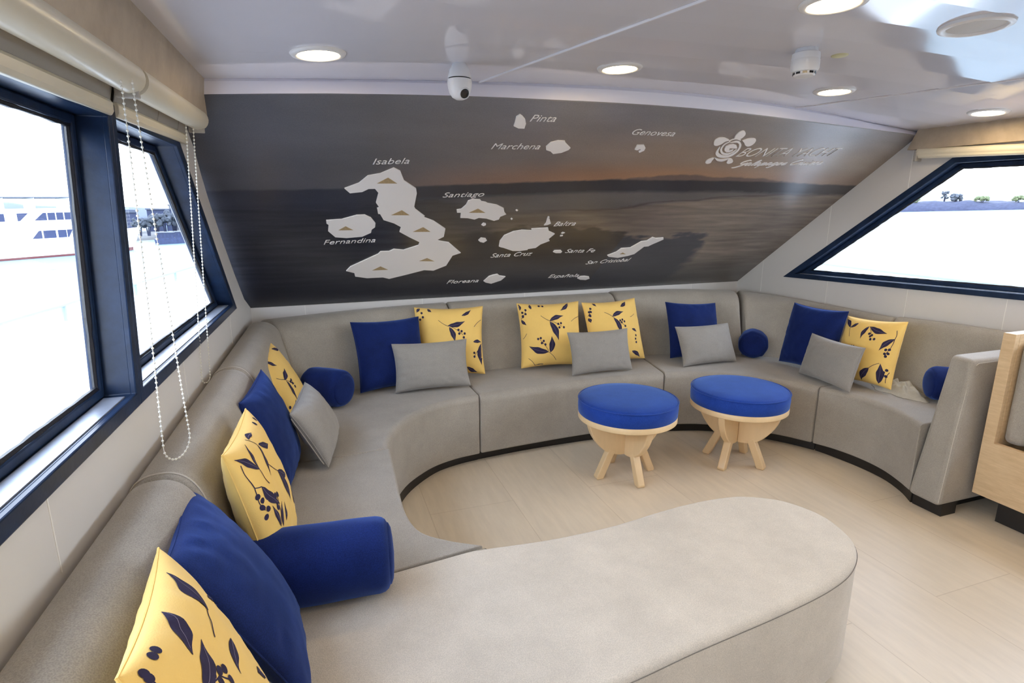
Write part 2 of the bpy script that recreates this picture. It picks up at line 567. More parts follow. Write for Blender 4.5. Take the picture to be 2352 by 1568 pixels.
# pelmets above the windows
bm = bmesh.new()
def pel_x(y): return -0.372 + 0.0257 * (y - 1.11)
def pel_z(y): return 1.711 + 0.0228 * (y - 1.11)
for y0, y1 in ((REAR + 0.02, 2.47),):
    vs = []
    for yy, e in ((y0, 0), (y1, 1)):
        ye = yy
        zt = ceil_z(pel_x(yy)) + 0.004
        vs.append([bm.verts.new(p) for p in ((pel_x(yy), ye, pel_z(yy)), (pel_x(yy) + 0.018, ye - 0.07 * e, zt), (wl(yy) - 0.02, ye - 0.07 * e, zt), (wl(yy) - 0.02, ye, pel_z(yy)))])
    A, B = vs
    for i in range(4): bm.faces.new((A[i], A[(i + 1) % 4], B[(i + 1) % 4], B[i]))
    bm.faces.new(A[::-1]); bm.faces.new(B)
pl = struct(from_bm('trim_7', bm, M['pelmet'], smooth=False)); bevel(pl, 0.004, 2)
bm = bmesh.new()
def pelr_x(y): return wr(y) - 0.032
vs = []
for yy, zb in ((REAR + 0.02, 1.60), (2.50, 1.762)):
    zb = 1.762 - 0.051 * (2.5 - max(yy, 0.5))
    zt = ceil_z(pelr_x(yy)) + 0.006
    vs.append([bm.verts.new(p) for p in ((pelr_x(yy), yy, zb), (pelr_x(yy), yy - (0.05 if yy > 2 else 0), zt), (wr(yy) + 0.03, yy - (0.05 if yy > 2 else 0), zt), (wr(yy) + 0.03, yy, zb))])
A, B = vs
for i in range(4): bm.faces.new((A[i], A[(i + 1) % 4], B[(i + 1) % 4], B[i]))
bm.faces.new(A[::-1]); bm.faces.new(B)
pl = struct(from_bm('trim_8', bm, M['pelmet'], smooth=False)); bevel(pl, 0.003, 2)

# ------------------------------------------------------------------ windows
def window(name, outer, fn, flange, depth, ring, lip=0.010):
    inner = offset_poly(outer, flange)
    g = offset_poly(inner, ring)
    bm = bmesh.new()
    add_ring_prism(bm, outer, inner, -lip, 0.004, fn)              # flange on the wall
    slim = offset_poly(inner, -0.006)
    add_ring_prism(bm, slim, inner, 0.0, depth + 0.02, fn)          # reveal
    w = from_bm(name, bm, M['frame'], smooth=False)
    bevel(w, 0.004, 2)
    bm = bmesh.new()
    add_ring_prism(bm, inner, g, depth - 0.008, depth + 0.014, fn)
    r = from_bm('glazing_frame', bm, M['frame'], w, smooth=False); bevel(r, 0.005, 2)
    r['label'] = 'inner dark frame around the glass'
    # uneven black sealant along the glass edge
    bm = bmesh.new()
    rr = random.Random(hash(len(outer)) + int(outer[1][0] * 100))
    n = len(g)
    for i in range(n):
        a, b = Vector(g[i]), Vector(g[(i + 1) % n])
        t = (b - a).normalized(); L = (b - a).length
        m = max(2, int(L / 0.03))
        pts = [fn(*(a.lerp(b, k / m)), depth + 0.001) for k in range(m + 1)]
        add_tube(bm, pts, [0.005 + 0.003 * rr.random() for _ in pts], 6)
    s = from_bm('sealant', bm, M['gasket'], w)
    s['label'] = 'uneven black sealant bead'
    # pale strip added to stand for the sky's reflection on the sill
    (ya, za), (yc, zc) = inner[0], inner[1]
    bm = bmesh.new()
    add_prism(bm, [(max(ya, -1.5) + 0.01, lerp(za, zc, (max(ya, -1.5) + 0.01 - ya) / (yc - ya)) - 0.001), (yc - 0.02, zc - 0.001), (yc - 0.024, zc + 0.0025), (max(ya, -1.5) + 0.01, lerp(za, zc, (max(ya, -1.5) + 0.01 - ya) / (yc - ya)) + 0.0025)], 0.008, depth - 0.012, fn)
    q = from_bm('sill_strip', bm, M['sill'], w, smooth=False)
    q['label'] = 'bright metal strip on the sill'
    bm = bmesh.new()
    add_prism(bm, offset_poly(g, -0.01), depth + 0.001, depth + 0.006, fn)
    p = from_bm('window_pane', bm, M['glass'], w, smooth=False)
    p['label'] = 'clear glass pane'
    return struct(w)
window('window_1', O1, lw, [0.034, 0.026, 0.034, 0.034], 0.062, 0.024)['label'] = 'dark blue framed side window on the left, nearer one'
window('window_2', O2, lw, [0.034, 0.045, 0.034, 0.026], 0.062, 0.024)['label'] = 'dark blue framed raked window on the left, by the mural'
window('window_3', O3, rw, [0.032, 0.036, 0.030, 0.03], 0.045, 0.026)['label'] = 'dark blue framed raked window on the right'

# ------------------------------------------------------------------ the printed mural with its raised map
def lin(c): return tuple(((v / 255) / 12.92 if v / 255 <= 0.04045 else ((v / 255 + 0.055) / 1.055) ** 2.4) for v in c)
def mixc(a, b, t): return tuple(lerp(x, y, t) for x, y in zip(a, b))
def pw(tbl, x):
    if x <= tbl[0][0]: return tbl[0][1]
    for (x0, v0), (x1, v1) in zip(tbl, tbl[1:]):
        if x <= x1:
            t = (x - x0) / (x1 - x0)
            return mixc(v0, v1, t) if isinstance(v0, tuple) else lerp(v0, v1, t)
    return tbl[-1][1]
HORIZON = [(-0.2, 1.03), (0.5, 1.067), (0.9, 1.10), (1.34, 1.137), (1.83, 1.175), (2.7, 1.195), (3.5, 1.185)]
SHORE = [(-0.2, 0.94), (0.4, 0.92), (0.92, 1.00), (1.425, 0.898), (1.95, 0.948), (2.62, 1.049), (3.147, 1.089), (3.7, 1.10)]
def fbm(x, y, s, o=4):
    return noise.fractal(Vector((x * s, y * s, 3.7)), 0.9, 2.1, o)
def photo(a, b):
    """the printed sunset picture: colours of the print itself"""
    n1 = fbm(a * 0.6, b * 2.5, 3.0)
    n2 = fbm(a, b * 3.0, 9.0)
    n3 = fbm(a * 3.0, 0.3, 4.0)
    h = pw(HORIZON, a) + 0.004 * n3
    top = [(-0.2, (74, 74, 82)), (0.6, (86, 84, 88)), (1.3, (116, 110, 110)), (2.2, (122, 114, 113)), (3.0, (128, 121, 120)), (3.7, (118, 112, 112))]
    mid = [(-0.2, (68, 68, 76)), (0.6, (84, 81, 84)), (1.3, (114, 104, 100)), (2.0, (136, 116, 102)), (2.8, (146, 128, 114)), (3.7, (132, 118, 108))]
    low = [(-0.2, (62, 62, 70)), (0.6, (80, 76, 78)), (1.0, (112, 92, 84)), (1.6, (142, 106, 84)), (2.2, (160, 118, 88)), (2.8, (154, 124, 104)), (3.7, (124, 106, 94))]
    hill = h + 0.045 * math.exp(-((a - 2.25) / 0.28) ** 2) + 0.03 * math.exp(-((a - 2.75) / 0.25) ** 2) + 0.004 * n3
    sky_l, sky_m, sky_t = pw(low, a), pw(mid, a), pw(top, a)
    t = (b - h) / max(0.05, (1.62 - h))
    csky = None
    if b > h - 0.007:
        c = mixc(sky_l, sky_m, sstep(0.02, 0.40, t)) if t < 0.40 else mixc(sky_m, sky_t, sstep(0.40, 1.0, t))
        c = mixc(c, tuple(v * (1 + 0.05 * n1) for v in c), 1)
        if a > 1.2: c = mixc(c, (96, 82, 78), 0.8 * (1 - sstep(hill - 0.007, hill + 0.007, b)) * sstep(1.2, 1.5, a))
        if b > h + 0.007: return c
        csky = c
    # dark tree belt and sea under the horizon
    sea = [(-0.2, (44, 46, 60)), (0.6, (50, 51, 62)), (1.2, (62, 60, 66)), (2.0, (66, 60, 62)), (3.0, (74, 68, 68)), (3.7, (82, 76, 74))]
    c = pw(sea, a)
    d = h - b
    belt = pw([(-0.2, 0.0), (0.6, 0.10), (1.2, 1.0), (3.7, 0.9)], a)
    edge = 0.085 + 0.008 * n3
    if d < edge: c = mixc(c, (50, 46, 50), belt * (0.65 + 0.25 * n1))
    else:
        wet = [(-0.2, (42, 44, 58)), (0.6, (48, 48, 58)), (1.2, (88, 80, 78)), (2.0, (98, 88, 82)), (2.8, (104, 94, 88)), (3.7, (104, 92, 84))]
        c = mixc(c, pw(wet, a), sstep(edge, edge + 0.03, d))
    s = pw(SHORE, a) + 0.01 * n1
    if b < s:
        sand = [(-0.2, (40, 42, 55)), (0.6, (46, 46, 54)), (1.0, (70, 64, 62)), (1.5, (102, 88, 78)), (2.2, (122, 102, 86)), (2.9, (130, 110, 94)), (3.7, (112, 94, 82))]
        c = mixc(c, pw(sand, a), sstep(0.0, 0.035, s - b))
        streak = 0.5 + 0.5 * fbm(a * 0.5, b * 6, 6.0)
        c = tuple(v * lerp(0.84, 1.12, min(1, max(0, streak))) for v in c)
    if 1.0 < a < 3.6:
        ln = abs(b - (s - 0.012 + 0.02 * n1))
        if ln < 0.012: c = mixc(c, (70, 54, 50), 0.55 * (1 - ln / 0.012) * sstep(1.2, 1.9, a))
    # bushes in the foreground
    fb = pw([(0.9, 0.55), (1.2, 0.74), (1.46, 0.79), (1.73, 0.80), (2.05, 0.76), (2.30, 0.68), (2.45, 0.65), (2.74, 0.71), (2.88, 0.65), (2.95, 0.5), (3.0, 0.3)], a)
    if 0.9 < a < 3.05:
        k = sstep(0.0, 0.05, fb + 0.05 * n2 - b) * sstep(0.9, 1.3, a) * (1 - sstep(2.86, 2.99, a + 0.05 * n2))
        c = mixc(c, (60, 53, 50) if a < 2.2 else (58, 58, 68), 0.85 * k)
    # darker bottom
    bt = pw([(-0.2, (38, 40, 52)), (0.9, (50, 49, 56)), (1.8, (60, 59, 66)), (2.6, (76, 72, 74)), (3.2, (92, 86, 82)), (3.7, (96, 88, 84))], a)
    c = mixc(c, bt, sstep(0.55, 0.12, b) * 0.85 if False else (1 - sstep(0.10, 0.52, b)) * 0.85)
    g_ = (c[0] + c[1] + c[2]) / 3
    c = mixc(c, (g_, g_, g_ * 1.02), 0.28)
    if csky: c = mixc(c, csky, sstep(h - 0.007, h + 0.007, b))
    # soft patches
    c = tuple(v * (1 + 0.06 * n1) for v in c)
    return c
bm = bmesh.new()
NA, NB = 360, 200
cols = []
grid = []
for j in range(NB + 1):
    row = []
    for i in range(NA + 1):
        a = lerp(-0.16, 3.70, i / NA)
        b = lerp(0.0, m_top(a), j / NB)
        row.append(bm.verts.new(mp(a, b)))
        c = lin(photo(a, b))
        cols.append((min(1, 1.40 * c[0]), min(1, 1.50 * c[1]), min(1, 1.56 * c[2]), 1.0))
    grid.append(row)
for A, B in zip(grid, grid[1:]):
    for i in range(NA): bm.faces.new((A[i], A[i + 1], B[i + 1], B[i]))
bm.normal_update()
me = bpy.data.meshes.new('photo_print')
bm.to_mesh(me); bm.free()
me.shade_smooth()
at = me.color_attributes.new('photo', 'FLOAT_COLOR', 'POINT')
for i, c in enumerate(cols): at.data[i].color = c
mural = empty('mural_panel', 'dark sunset photo mural with raised white island map on the raked front wall', 'mural', MO)
def child_of(o, parent):
    o.parent = parent
    o.matrix_parent_inverse = Matrix.Translation(-parent.location) if parent.type == 'EMPTY' and parent.parent is None else Matrix()
    return o
pp = new_obj('photo_print', me, M['mural'])
sd = pp.modifiers.new('thick', 'SOLIDIFY'); sd.thickness = 0.006; sd.offset = 0
child_of(pp, mural)

def mprism(bm, poly, d0=0.002, d1=0.008):
    vs0 = [bm.verts.new(mp(a, b, d0)) for a, b in poly]
    vs1 = [bm.verts.new(mp(a, b, d1)) for a, b in poly]
    for tri in tessellate_polygon([[Vector((a, b, 0)) for a, b in poly]]):
        bm.faces.new([vs1[i] for i in tri])
    n = len(poly)
    for i in range(n):
        j = (i + 1) % n
        bm.faces.new((vs0[i], vs0[j], vs1[j], vs1[i]))
ISLANDS = {
 'isabela':[(0.484,1.073),(0.546,1.112),(0.581,1.161),(0.635,1.178),(0.69,1.217),(0.721,1.198),(0.747,1.135),(0.811,1.082),(0.82,1.049),(0.823,0.947),(0.831,0.929),(0.889,0.872),(0.883,0.863),(0.942,0.832),(1.02,0.763),(1.026,0.691),(0.992,0.658),(1.021,0.647),(1.065,0.635),(1.161,0.528),(1.117,0.502),(1.1,0.397),(1.032,0.346),(0.973,0.355),(0.875,0.312),(0.776,0.272),(0.737,0.291),(0.645,0.29),(0.577,0.313),(0.57,0.351),(0.524,0.375),(0.545,0.418),(0.686,0.537),(0.696,0.56),(0.743,0.561),(0.767,0.58),(0.821,0.57),(0.898,0.613),(0.899,0.643),(0.839,0.688),(0.777,0.739),(0.78,0.78),(0.739,0.813),(0.684,0.84),(0.662,0.888),(0.652,0.89),(0.643,0.933),(0.653,0.939),(0.634,0.975),(0.639,1.046),(0.62,1.075),(0.591,1.073),(0.564,1.051),(0.51,1.041)],
 'fernandina':[(0.409,0.838),(0.481,0.846),(0.55,0.878),(0.588,0.881),(0.62,0.859),(0.646,0.814),(0.647,0.781),(0.632,0.761),(0.631,0.734),(0.589,0.701),(0.511,0.691),(0.456,0.699),(0.42,0.751),(0.421,0.803),(0.411,0.813)],
 'pinta':[(1.182,1.566),(1.196,1.558),(1.214,1.542),(1.226,1.518),(1.228,1.49),(1.2,1.489),(1.174,1.5),(1.173,1.521),(1.169,1.552)],
 'marchena':[(1.373,1.39),(1.387,1.418),(1.418,1.431),(1.454,1.431),(1.462,1.42),(1.501,1.39),(1.496,1.376),(1.467,1.356),(1.427,1.346),(1.408,1.361),(1.382,1.369)],
 'genovesa':[(1.851,1.431),(1.889,1.435),(1.909,1.416),(1.912,1.397),(1.893,1.381),(1.883,1.39),(1.892,1.4),(1.883,1.407),(1.871,1.397),(1.855,1.4)],
 'santiago':[(1.047,0.924),(1.07,0.93),(1.088,0.964),(1.091,0.996),(1.111,1.008),(1.152,1.006),(1.163,0.992),(1.187,0.987),(1.201,0.978),(1.254,0.966),(1.302,0.938),(1.316,0.906),(1.332,0.887),(1.304,0.867),(1.303,0.843),(1.278,0.831),(1.229,0.851),(1.184,0.857),(1.164,0.843),(1.122,0.855),(1.082,0.857),(1.075,0.901),(1.054,0.901)],
 'd1':[(1.376,0.921),(1.381,0.928),(1.39,0.922),(1.386,0.914)],
 'd2':[(1.371,0.846),(1.375,0.854),(1.383,0.847),(1.379,0.839)],
 'd3':[(1.216,0.794),(1.223,0.812),(1.239,0.806),(1.242,0.794),(1.231,0.784)],
 'd4':[(1.236,0.651),(1.245,0.674),(1.275,0.668),(1.289,0.647),(1.274,0.627),(1.251,0.635)],
 'cruz':[(1.381,0.585),(1.37,0.641),(1.381,0.695),(1.425,0.731),(1.473,0.744),(1.535,0.739),(1.529,0.755),(1.631,0.764),(1.649,0.731),(1.699,0.703),(1.679,0.654),(1.693,0.633),(1.646,0.598),(1.627,0.562),(1.58,0.552),(1.579,0.542),(1.531,0.533),(1.485,0.535),(1.416,0.57),(1.396,0.577)],
 'baltra':[(1.591,0.855),(1.607,0.848),(1.633,0.804),(1.616,0.791),(1.596,0.787),(1.6,0.81)],
 'd5':[(1.59,0.861),(1.593,0.869),(1.602,0.862),(1.599,0.855)],
 'd6':[(1.739,0.707),(1.745,0.718),(1.762,0.713),(1.751,0.704)],
 'd7':[(1.744,0.678),(1.744,0.688),(1.76,0.688),(1.759,0.679)],
 'fe':[(1.765,0.512),(1.768,0.527),(1.811,0.529),(1.828,0.513),(1.824,0.498),(1.789,0.499)],
 'cristobal':[(2.187,0.455),(2.236,0.493),(2.252,0.533),(2.318,0.538),(2.364,0.607),(2.403,0.614),(2.423,0.652),(2.458,0.64),(2.515,0.645),(2.527,0.626),(2.5,0.599),(2.472,0.573),(2.453,0.55),(2.422,0.547),(2.394,0.462),(2.356,0.442),(2.285,0.422),(2.206,0.438)],
 'floreana':[(1.392,0.195),(1.414,0.252),(1.434,0.264),(1.465,0.274),(1.486,0.252),(1.531,0.239),(1.513,0.194),(1.455,0.158),(1.412,0.176)],
 'espanola':[(2.09,0.175),(2.101,0.198),(2.139,0.199),(2.178,0.187),(2.193,0.164),(2.169,0.147),(2.121,0.155)],
}
TRI = [[(0.626,1.113),(0.671,1.154),(0.717,1.116)],[(0.717,0.881),(0.765,0.92),(0.809,0.881)],[(0.848,0.74),(0.896,0.78),(0.942,0.739)],[(0.928,0.457),(0.969,0.485),(1.018,0.449)],[(0.668,0.374),(0.711,0.413),(0.757,0.375)],[(0.469,0.759),(0.502,0.792),(0.54,0.76)],[(1.118,0.902),(1.159,0.936),(1.208,0.902)],[(2.277,0.467),(2.29,0.486),(2.325,0.465)]]
TRI_OWNER = ['isabela'] * 5 + ['fernandina', 'santiago', 'cristobal']
isl_obj = {}
for key, poly in ISLANDS.items():
    bm = bmesh.new()
    mprism(bm, poly)
    o = from_bm('island_cutout', bm, M['cutout'], smooth=False)
    child_of(o, mural)
    isl_obj[key] = o
for tri, own in zip(TRI, TRI_OWNER):
    bm = bmesh.new()
    mprism(bm, tri, 0.0078, 0.0090)
    o = from_bm('volcano_mark', bm, M['volcano'], smooth=False)
    o.parent = isl_obj[own]
    o['label'] = 'tan triangle marking a volcano'

def text_mesh(txt, size=1.0, shear=0.0, offset=0.0):
    cu = bpy.data.curves.new('lettering', 'FONT')
    cu.body = txt
    cu.size = size
    cu.shear = shear
    cu.offset = offset
    cu.resolution_u = 4
    cu.fill_mode = 'FRONT'
    tmp = bpy.data.objects.new('lettering', cu)
    COL.objects.link(tmp)
    dg = bpy.context.evaluated_depsgraph_get()
    dg.update()
    me = bpy.data.meshes.new_from_object(tmp.evaluated_get(dg))
    bpy.data.objects.remove(tmp)
    bpy.data.curves.remove(cu)
    return me
def lay_text(txt, p0, p1, cap, shear=0.25, d0=0.002, d1=0.0045, offset=-0.008, parent=mural, m='cutout'):
    if ' ' in txt:
        whole = text_mesh(txt, 1.0, shear, offset); w_all = [v.co.x for v in whole.vertices]
        first, last = txt.split(' ')
        ma = text_mesh(first, 1.0, shear, offset); w_a = [v.co.x for v in ma.vertices]
        mb = text_mesh(last, 1.0, shear, offset); w_b = [v.co.x for v in mb.vertices]
        tot_ = max(w_all) - min(w_all)
        fa, fb = (max(w_a) - min(w_a)) / tot_, 1 - (max(w_b) - min(w_b)) / tot_
        for q in (whole, ma, mb): bpy.data.meshes.remove(q)
        p0, p1 = Vector(p0), Vector(p1)
        lay_text(first, p0, p0.lerp(p1, fa), cap, shear, d0, d1, offset, parent, m)
        return lay_text(last, p0.lerp(p1, fb), p1, cap, shear, d0, d1, offset, parent, m)
    me = text_mesh(txt, 1.0, shear, offset)
    xs = [v.co.x for v in me.vertices]
    ref = [v.co.y for v in me.vertices]
    x0, x1 = min(xs), max(xs)
    # cap height from a capital letter
    mc = text_mesh('H', 1.0, 0.0)
    H = max(v.co.y for v in mc.vertices)
    bpy.data.meshes.remove(mc)
    p0, p1 = Vector(p0), Vector(p1)
    ax = (p1 - p0)
    bm = bmesh.new()
    bm.from_mesh(me)
    bpy.data.meshes.remove(me)
    bmesh.ops.remove_doubles(bm, verts=bm.verts, dist=1e-5)
    fs = list(bm.faces)
    ret = bmesh.ops.extrude_face_region(bm, geom=fs)
    top = set(v for v in ret['geom'] if isinstance(v, bmesh.types.BMVert))
    for v in bm.verts:
        s = (v.co.x - x0) / (x1 - x0)
        q = p0 + ax * s + Vector((0, 1)) * (v.co.y / H * cap)
        v.co = mp(q.x, q.y, d1 if v in top else d0)
    return child_of(from_bm('lettering', bm, M[m], smooth=False), parent)
for txt, p0, p1, cap in [
    ('Isabela', (0.597, 1.230), (0.754, 1.243), 0.036), ('Fernandina', (0.401, 0.630), (0.660, 0.645), 0.040),
    ('Pinta', (1.241, 1.528), (1.359, 1.536), 0.038), ('Marchena', (1.112, 1.354), (1.346, 1.368), 0.036),
    ('Genovesa', (1.783, 1.491), (2.023, 1.498), 0.036), ('Santiago', (0.954, 1.015), (1.165, 1.028), 0.036),
    ('Baltra', (1.662, 0.773), (1.797, 0.780), 0.042), ('Santa Cruz', (1.363, 0.463), (1.629, 0.475), 0.044),
    ('Santa Fe', (1.856, 0.493), (2.068, 0.492), 0.042), ('San Cristobal', (2.073, 0.348), (2.403, 0.369), 0.042),
    ('Floreana', (1.149, 0.177), (1.358, 0.180), 0.041), ('Española', (1.857, 0.193), (2.089, 0.188), 0.042)]:
    lay_text(txt, p0, p1, cap)

LOGO = {
 'petal_top':[(2.397,1.512),(2.389,1.532),(2.394,1.557),(2.413,1.566),(2.435,1.554),(2.445,1.536),(2.439,1.515),(2.425,1.51)],
 'petal_left':[(2.295,1.47),(2.286,1.493),(2.299,1.51),(2.326,1.513),(2.353,1.507),(2.375,1.498),(2.355,1.488),(2.344,1.469),(2.326,1.457),(2.307,1.459)],
 'petal_right':[(2.459,1.501),(2.483,1.516),(2.51,1.521),(2.536,1.517),(2.549,1.497),(2.545,1.475),(2.526,1.465),(2.502,1.472),(2.486,1.485)],
 'll':[(2.343,1.332),(2.34,1.347),(2.351,1.362),(2.373,1.371),(2.375,1.351),(2.377,1.333),(2.36,1.326)],
 'lm':[(2.377,1.371),(2.413,1.363),(2.444,1.365),(2.472,1.373),(2.466,1.36),(2.443,1.348),(2.408,1.352)],
 'lr':[(2.471,1.372),(2.488,1.372),(2.513,1.359),(2.519,1.343),(2.502,1.333),(2.484,1.339),(2.478,1.354)],
 'core':[(2.457,1.446),(2.42,1.445),(2.428,1.429),(2.443,1.433),(2.449,1.44),(2.452,1.429),(2.438,1.417),(2.421,1.416),(2.402,1.425),(2.392,1.436),(2.386,1.455),(2.398,1.468),(2.42,1.473),(2.446,1.468),(2.462,1.455),(2.467,1.446)],
 'band':[(2.395,1.482),(2.42,1.495),(2.449,1.492),(2.475,1.473),(2.489,1.445),(2.49,1.415),(2.472,1.387),(2.435,1.376),(2.396,1.379),(2.366,1.395),(2.353,1.417),(2.35,1.453),(2.361,1.427),(2.376,1.408),(2.408,1.393),(2.44,1.392),(2.467,1.404),(2.478,1.429),(2.474,1.453),(2.457,1.476),(2.436,1.486),(2.418,1.486)],
 'ring':[(2.471,1.439),(2.464,1.419),(2.446,1.403),(2.413,1.403),(2.385,1.419),(2.369,1.442),(2.369,1.47),(2.389,1.489)],
 'arc':[(2.378,1.492),(2.394,1.505),(2.416,1.51),(2.446,1.503)],
}
emblem = bpy.data.objects.new('logo_emblem', None)
def smooth_poly(poly, n=4):
    c = catmull([Vector((*p, 0)) for p in poly] + [Vector((*poly[0], 0))], n)
    return [(v.x, v.y) for v in c[:-1]]
bm = bmesh.new()
for k, poly in LOGO.items():
    if k in ('ring', 'arc'): continue
    mprism(bm, smooth_poly(poly) if k != 'core' else poly, 0.002, 0.008)
def mstroke(bm, pts, w, d0=0.002, d1=0.007):
    P = catmull([Vector((*p, 0)) for p in pts], 6)
    n = len(P)
    L, R = [], []
    for i, p in enumerate(P):
        t = (P[min(n - 1, i + 1)] - P[max(0, i - 1)]).normalized()
        nn = Vector((-t.y, t.x, 0))
        s = i / (n - 1)
        ww = w(s) if callable(w) else w
        L.append((p + nn * ww).to_2d()); R.append((p - nn * ww).to_2d())
    for i in range(n - 1):
        q = [L[i], L[i + 1], R[i + 1], R[i]]
        v1 = [bm.verts.new(mp(a[0], a[1], d1)) for a in q]
        v0 = [bm.verts.new(mp(a[0], a[1], d0)) for a in q]
        bm.faces.new(v1)
        bm.faces.new((v0[0], v0[1], v1[1], v1[0]))
        bm.faces.new((v0[2], v0[3], v1[3], v1[2]))
mstroke(bm, LOGO['ring'], lambda s: 0.0035 * (0.5 + math.sin(math.pi * s)) * 1.0)
mstroke(bm, LOGO['arc'], lambda s: 0.0030)
em = child_of(from_bm('logo_emblem', bm, M['cutout'], smooth=False), mural)
bpy.data.objects.remove(emblem)
em['label'] = 'white turtle shaped spiral emblem'
lay_text('BONITA YACHT', (2.509, 1.384), (3.212, 1.429), 0.065, shear=0.5, d1=0.0055, offset=-0.016)['label'] = 'last word of the slanted white capitals'
# brush script line
SC = {
 'G': [[(0.95, 1.75), (0.6, 1.95), (0.15, 1.5), (0.05, 0.9), (0.35, 0.55), (0.8, 0.9), (0.9, 1.1)], [(0.9, 1.1), (0.75, 0.2), (0.3, -0.55), (-0.1, -0.75), (-0.3, -0.6)]],
 'a': [[(0.6, 0.85), (0.3, 1.0), (0.05, 0.5), (0.2, 0.05), (0.5, 0.4), (0.62, 0.9)], [(0.62, 0.9), (0.58, 0.2), (0.75, 0.05), (0.95, 0.3)]],
 'l': [[(0.0, 0.2), (0.35, 1.2), (0.4, 1.85), (0.2, 1.6), (0.1, 0.3), (0.3, 0.05), (0.5, 0.3)]],
 'p': [[(0.0, 0.6), (0.2, 1.0), (0.12, 0.2), (0.0, -0.9)], [(0.12, 0.3), (0.4, 0.95), (0.6, 0.7), (0.45, 0.15), (0.2, 0.1), (0.6, 0.1), (0.85, 0.3)]],
 'g': [[(0.6, 0.85), (0.3, 1.0), (0.05, 0.5), (0.2, 0.05), (0.5, 0.4), (0.62, 0.9)], [(0.62, 0.9), (0.5, -0.2), (0.2, -0.85), (-0.1, -0.75)]],
 'o': [[(0.45, 0.95), (0.1, 0.7), (0.1, 0.15), (0.4, 0.05), (0.6, 0.5), (0.45, 0.95), (0.6, 0.8), (0.9, 0.7)]],
 's': [[(0.0, 0.2), (0.35, 1.0), (0.45, 0.5), (0.3, 0.02), (0.05, 0.1)], [(0.3, 0.05), (0.7, 0.25)]],
 'C': [[(1.0, 1.7), (0.8, 1.95), (0.35, 1.5), (0.1, 0.7), (0.35, 0.05), (0.8, 0.15), (1.1, 0.45)]],
 'r': [[(0.0, 0.3), (0.2, 1.0), (0.3, 0.85), (0.5, 0.85), (0.4, 0.3), (0.5, 0.05), (0.75, 0.3)]],
 'u': [[(0.1, 0.95), (0.05, 0.3), (0.2, 0.05), (0.45, 0.4), (0.6, 0.95)], [(0.6, 0.95), (0.55, 0.2), (0.7, 0.05), (0.9, 0.3)]],
 'i': [[(0.1, 0.9), (0.05, 0.25), (0.2, 0.05), (0.42, 0.3)], [(0.2, 1.3), (0.26, 1.42)]],
 'e': [[(0.05, 0.45), (0.45, 0.65), (0.4, 0.97), (0.12, 0.75), (0.1, 0.2), (0.35, 0.03), (0.7, 0.3)]],
 ' ': []}
ADV = {'G': 1.05, 'a': 0.9, 'l': 0.48, 'p': 0.82, 'g': 0.72, 'o': 0.82, 's': 0.68, 'C': 1.15, 'r': 0.7, 'u': 0.88, 'i': 0.42, 'e': 0.66, ' ': 0.55}
word = 'Galapagos Cruises'
tot = sum(ADV[c] for c in word)
p0, p1 = Vector((2.572, 1.318)), Vector((3.172, 1.358))
bm = bmesh.new()
x = 0.0
for ch in word:
    if ch == ' ':
        child_of(from_bm('lettering', bm, M['cutout'], smooth=False), mural)['label'] = 'white brush script word under the yacht name'
        bm = bmesh.new()
    for st in SC[ch]:
        pts = []
        for sx, sy in st:
            base = p0 + (p1 - p0) * ((x + sx) / tot)
            pts.append((base.x + sy * 0.016, base.y + sy * 0.0225))
        mstroke(bm, pts, lambda s: 0.0018 + 0.0020 * math.sin(math.pi * min(1, s * 1.1 + 0.05)), 0.002, 0.0055)
    x += ADV[ch]
child_of(from_bm('lettering', bm, M['cutout'], smooth=False), mural)['label'] = 'second white brush script word under the yacht name'

# ------------------------------------------------------------------ the curved sofa
ZS = 0.41
def seat(poly_front, poly_rest, parent, m, front_r=0.04, side_r=0.010, crown=0.0, name='seat'):
    """poly_front: rounded front edge points; poly_rest: the remaining outline"""
    front = [(p.x, p.y) for p in catmull([Vector((*p, 0)) for p in poly_front], 5)]
    poly = front + list(poly_rest)
    nf = len(front)
    bm = bmesh.new()
    n = len(poly)
    vb = [bm.verts.new((x, y, 0.06)) for x, y in poly]
    vt = [bm.verts.new((x, y, ZS)) for x, y in poly]
    bm.faces.new(vb[::-1]); bm.faces.new(vt)
    for i in range(n):
        j = (i + 1) % n
        bm.faces.new((vb[i], vb[j], vt[j], vt[i]))
    lay = bm.edges.layers.float.new('bevel_weight_edge')
    bm.edges.ensure_lookup_table()
    idx = {v: i for i, v in enumerate(vt)}
    idb = {v: i for i, v in enumerate(vb)}
    for e in bm.edges:
        a, b = e.verts
        if a in idx and b in idx:
            i, j = sorted((idx[a], idx[b]))
            isf = (j < nf and j - i == 1)
            e[lay] = 1.0 if isf else side_r / front_r
        elif a in idb and b in idb:
            e[lay] = 0.25
        else:
            i = idx.get(a, idx.get(b))
            if i in (0, nf - 1): e[lay] = side_r / front_r
    o = from_bm(name, bm, m, smooth=True, angle=35)
    md = o.modifiers.new('bevel', 'BEVEL')
    md.limit_method = 'WEIGHT'; md.width = front_r; md.segments = 5
    wn_ = o.modifiers.new('wn', 'WEIGHTED_NORMAL'); wn_.keep_sharp = False
    o.data.shade_smooth()
    return child_of(o, parent)

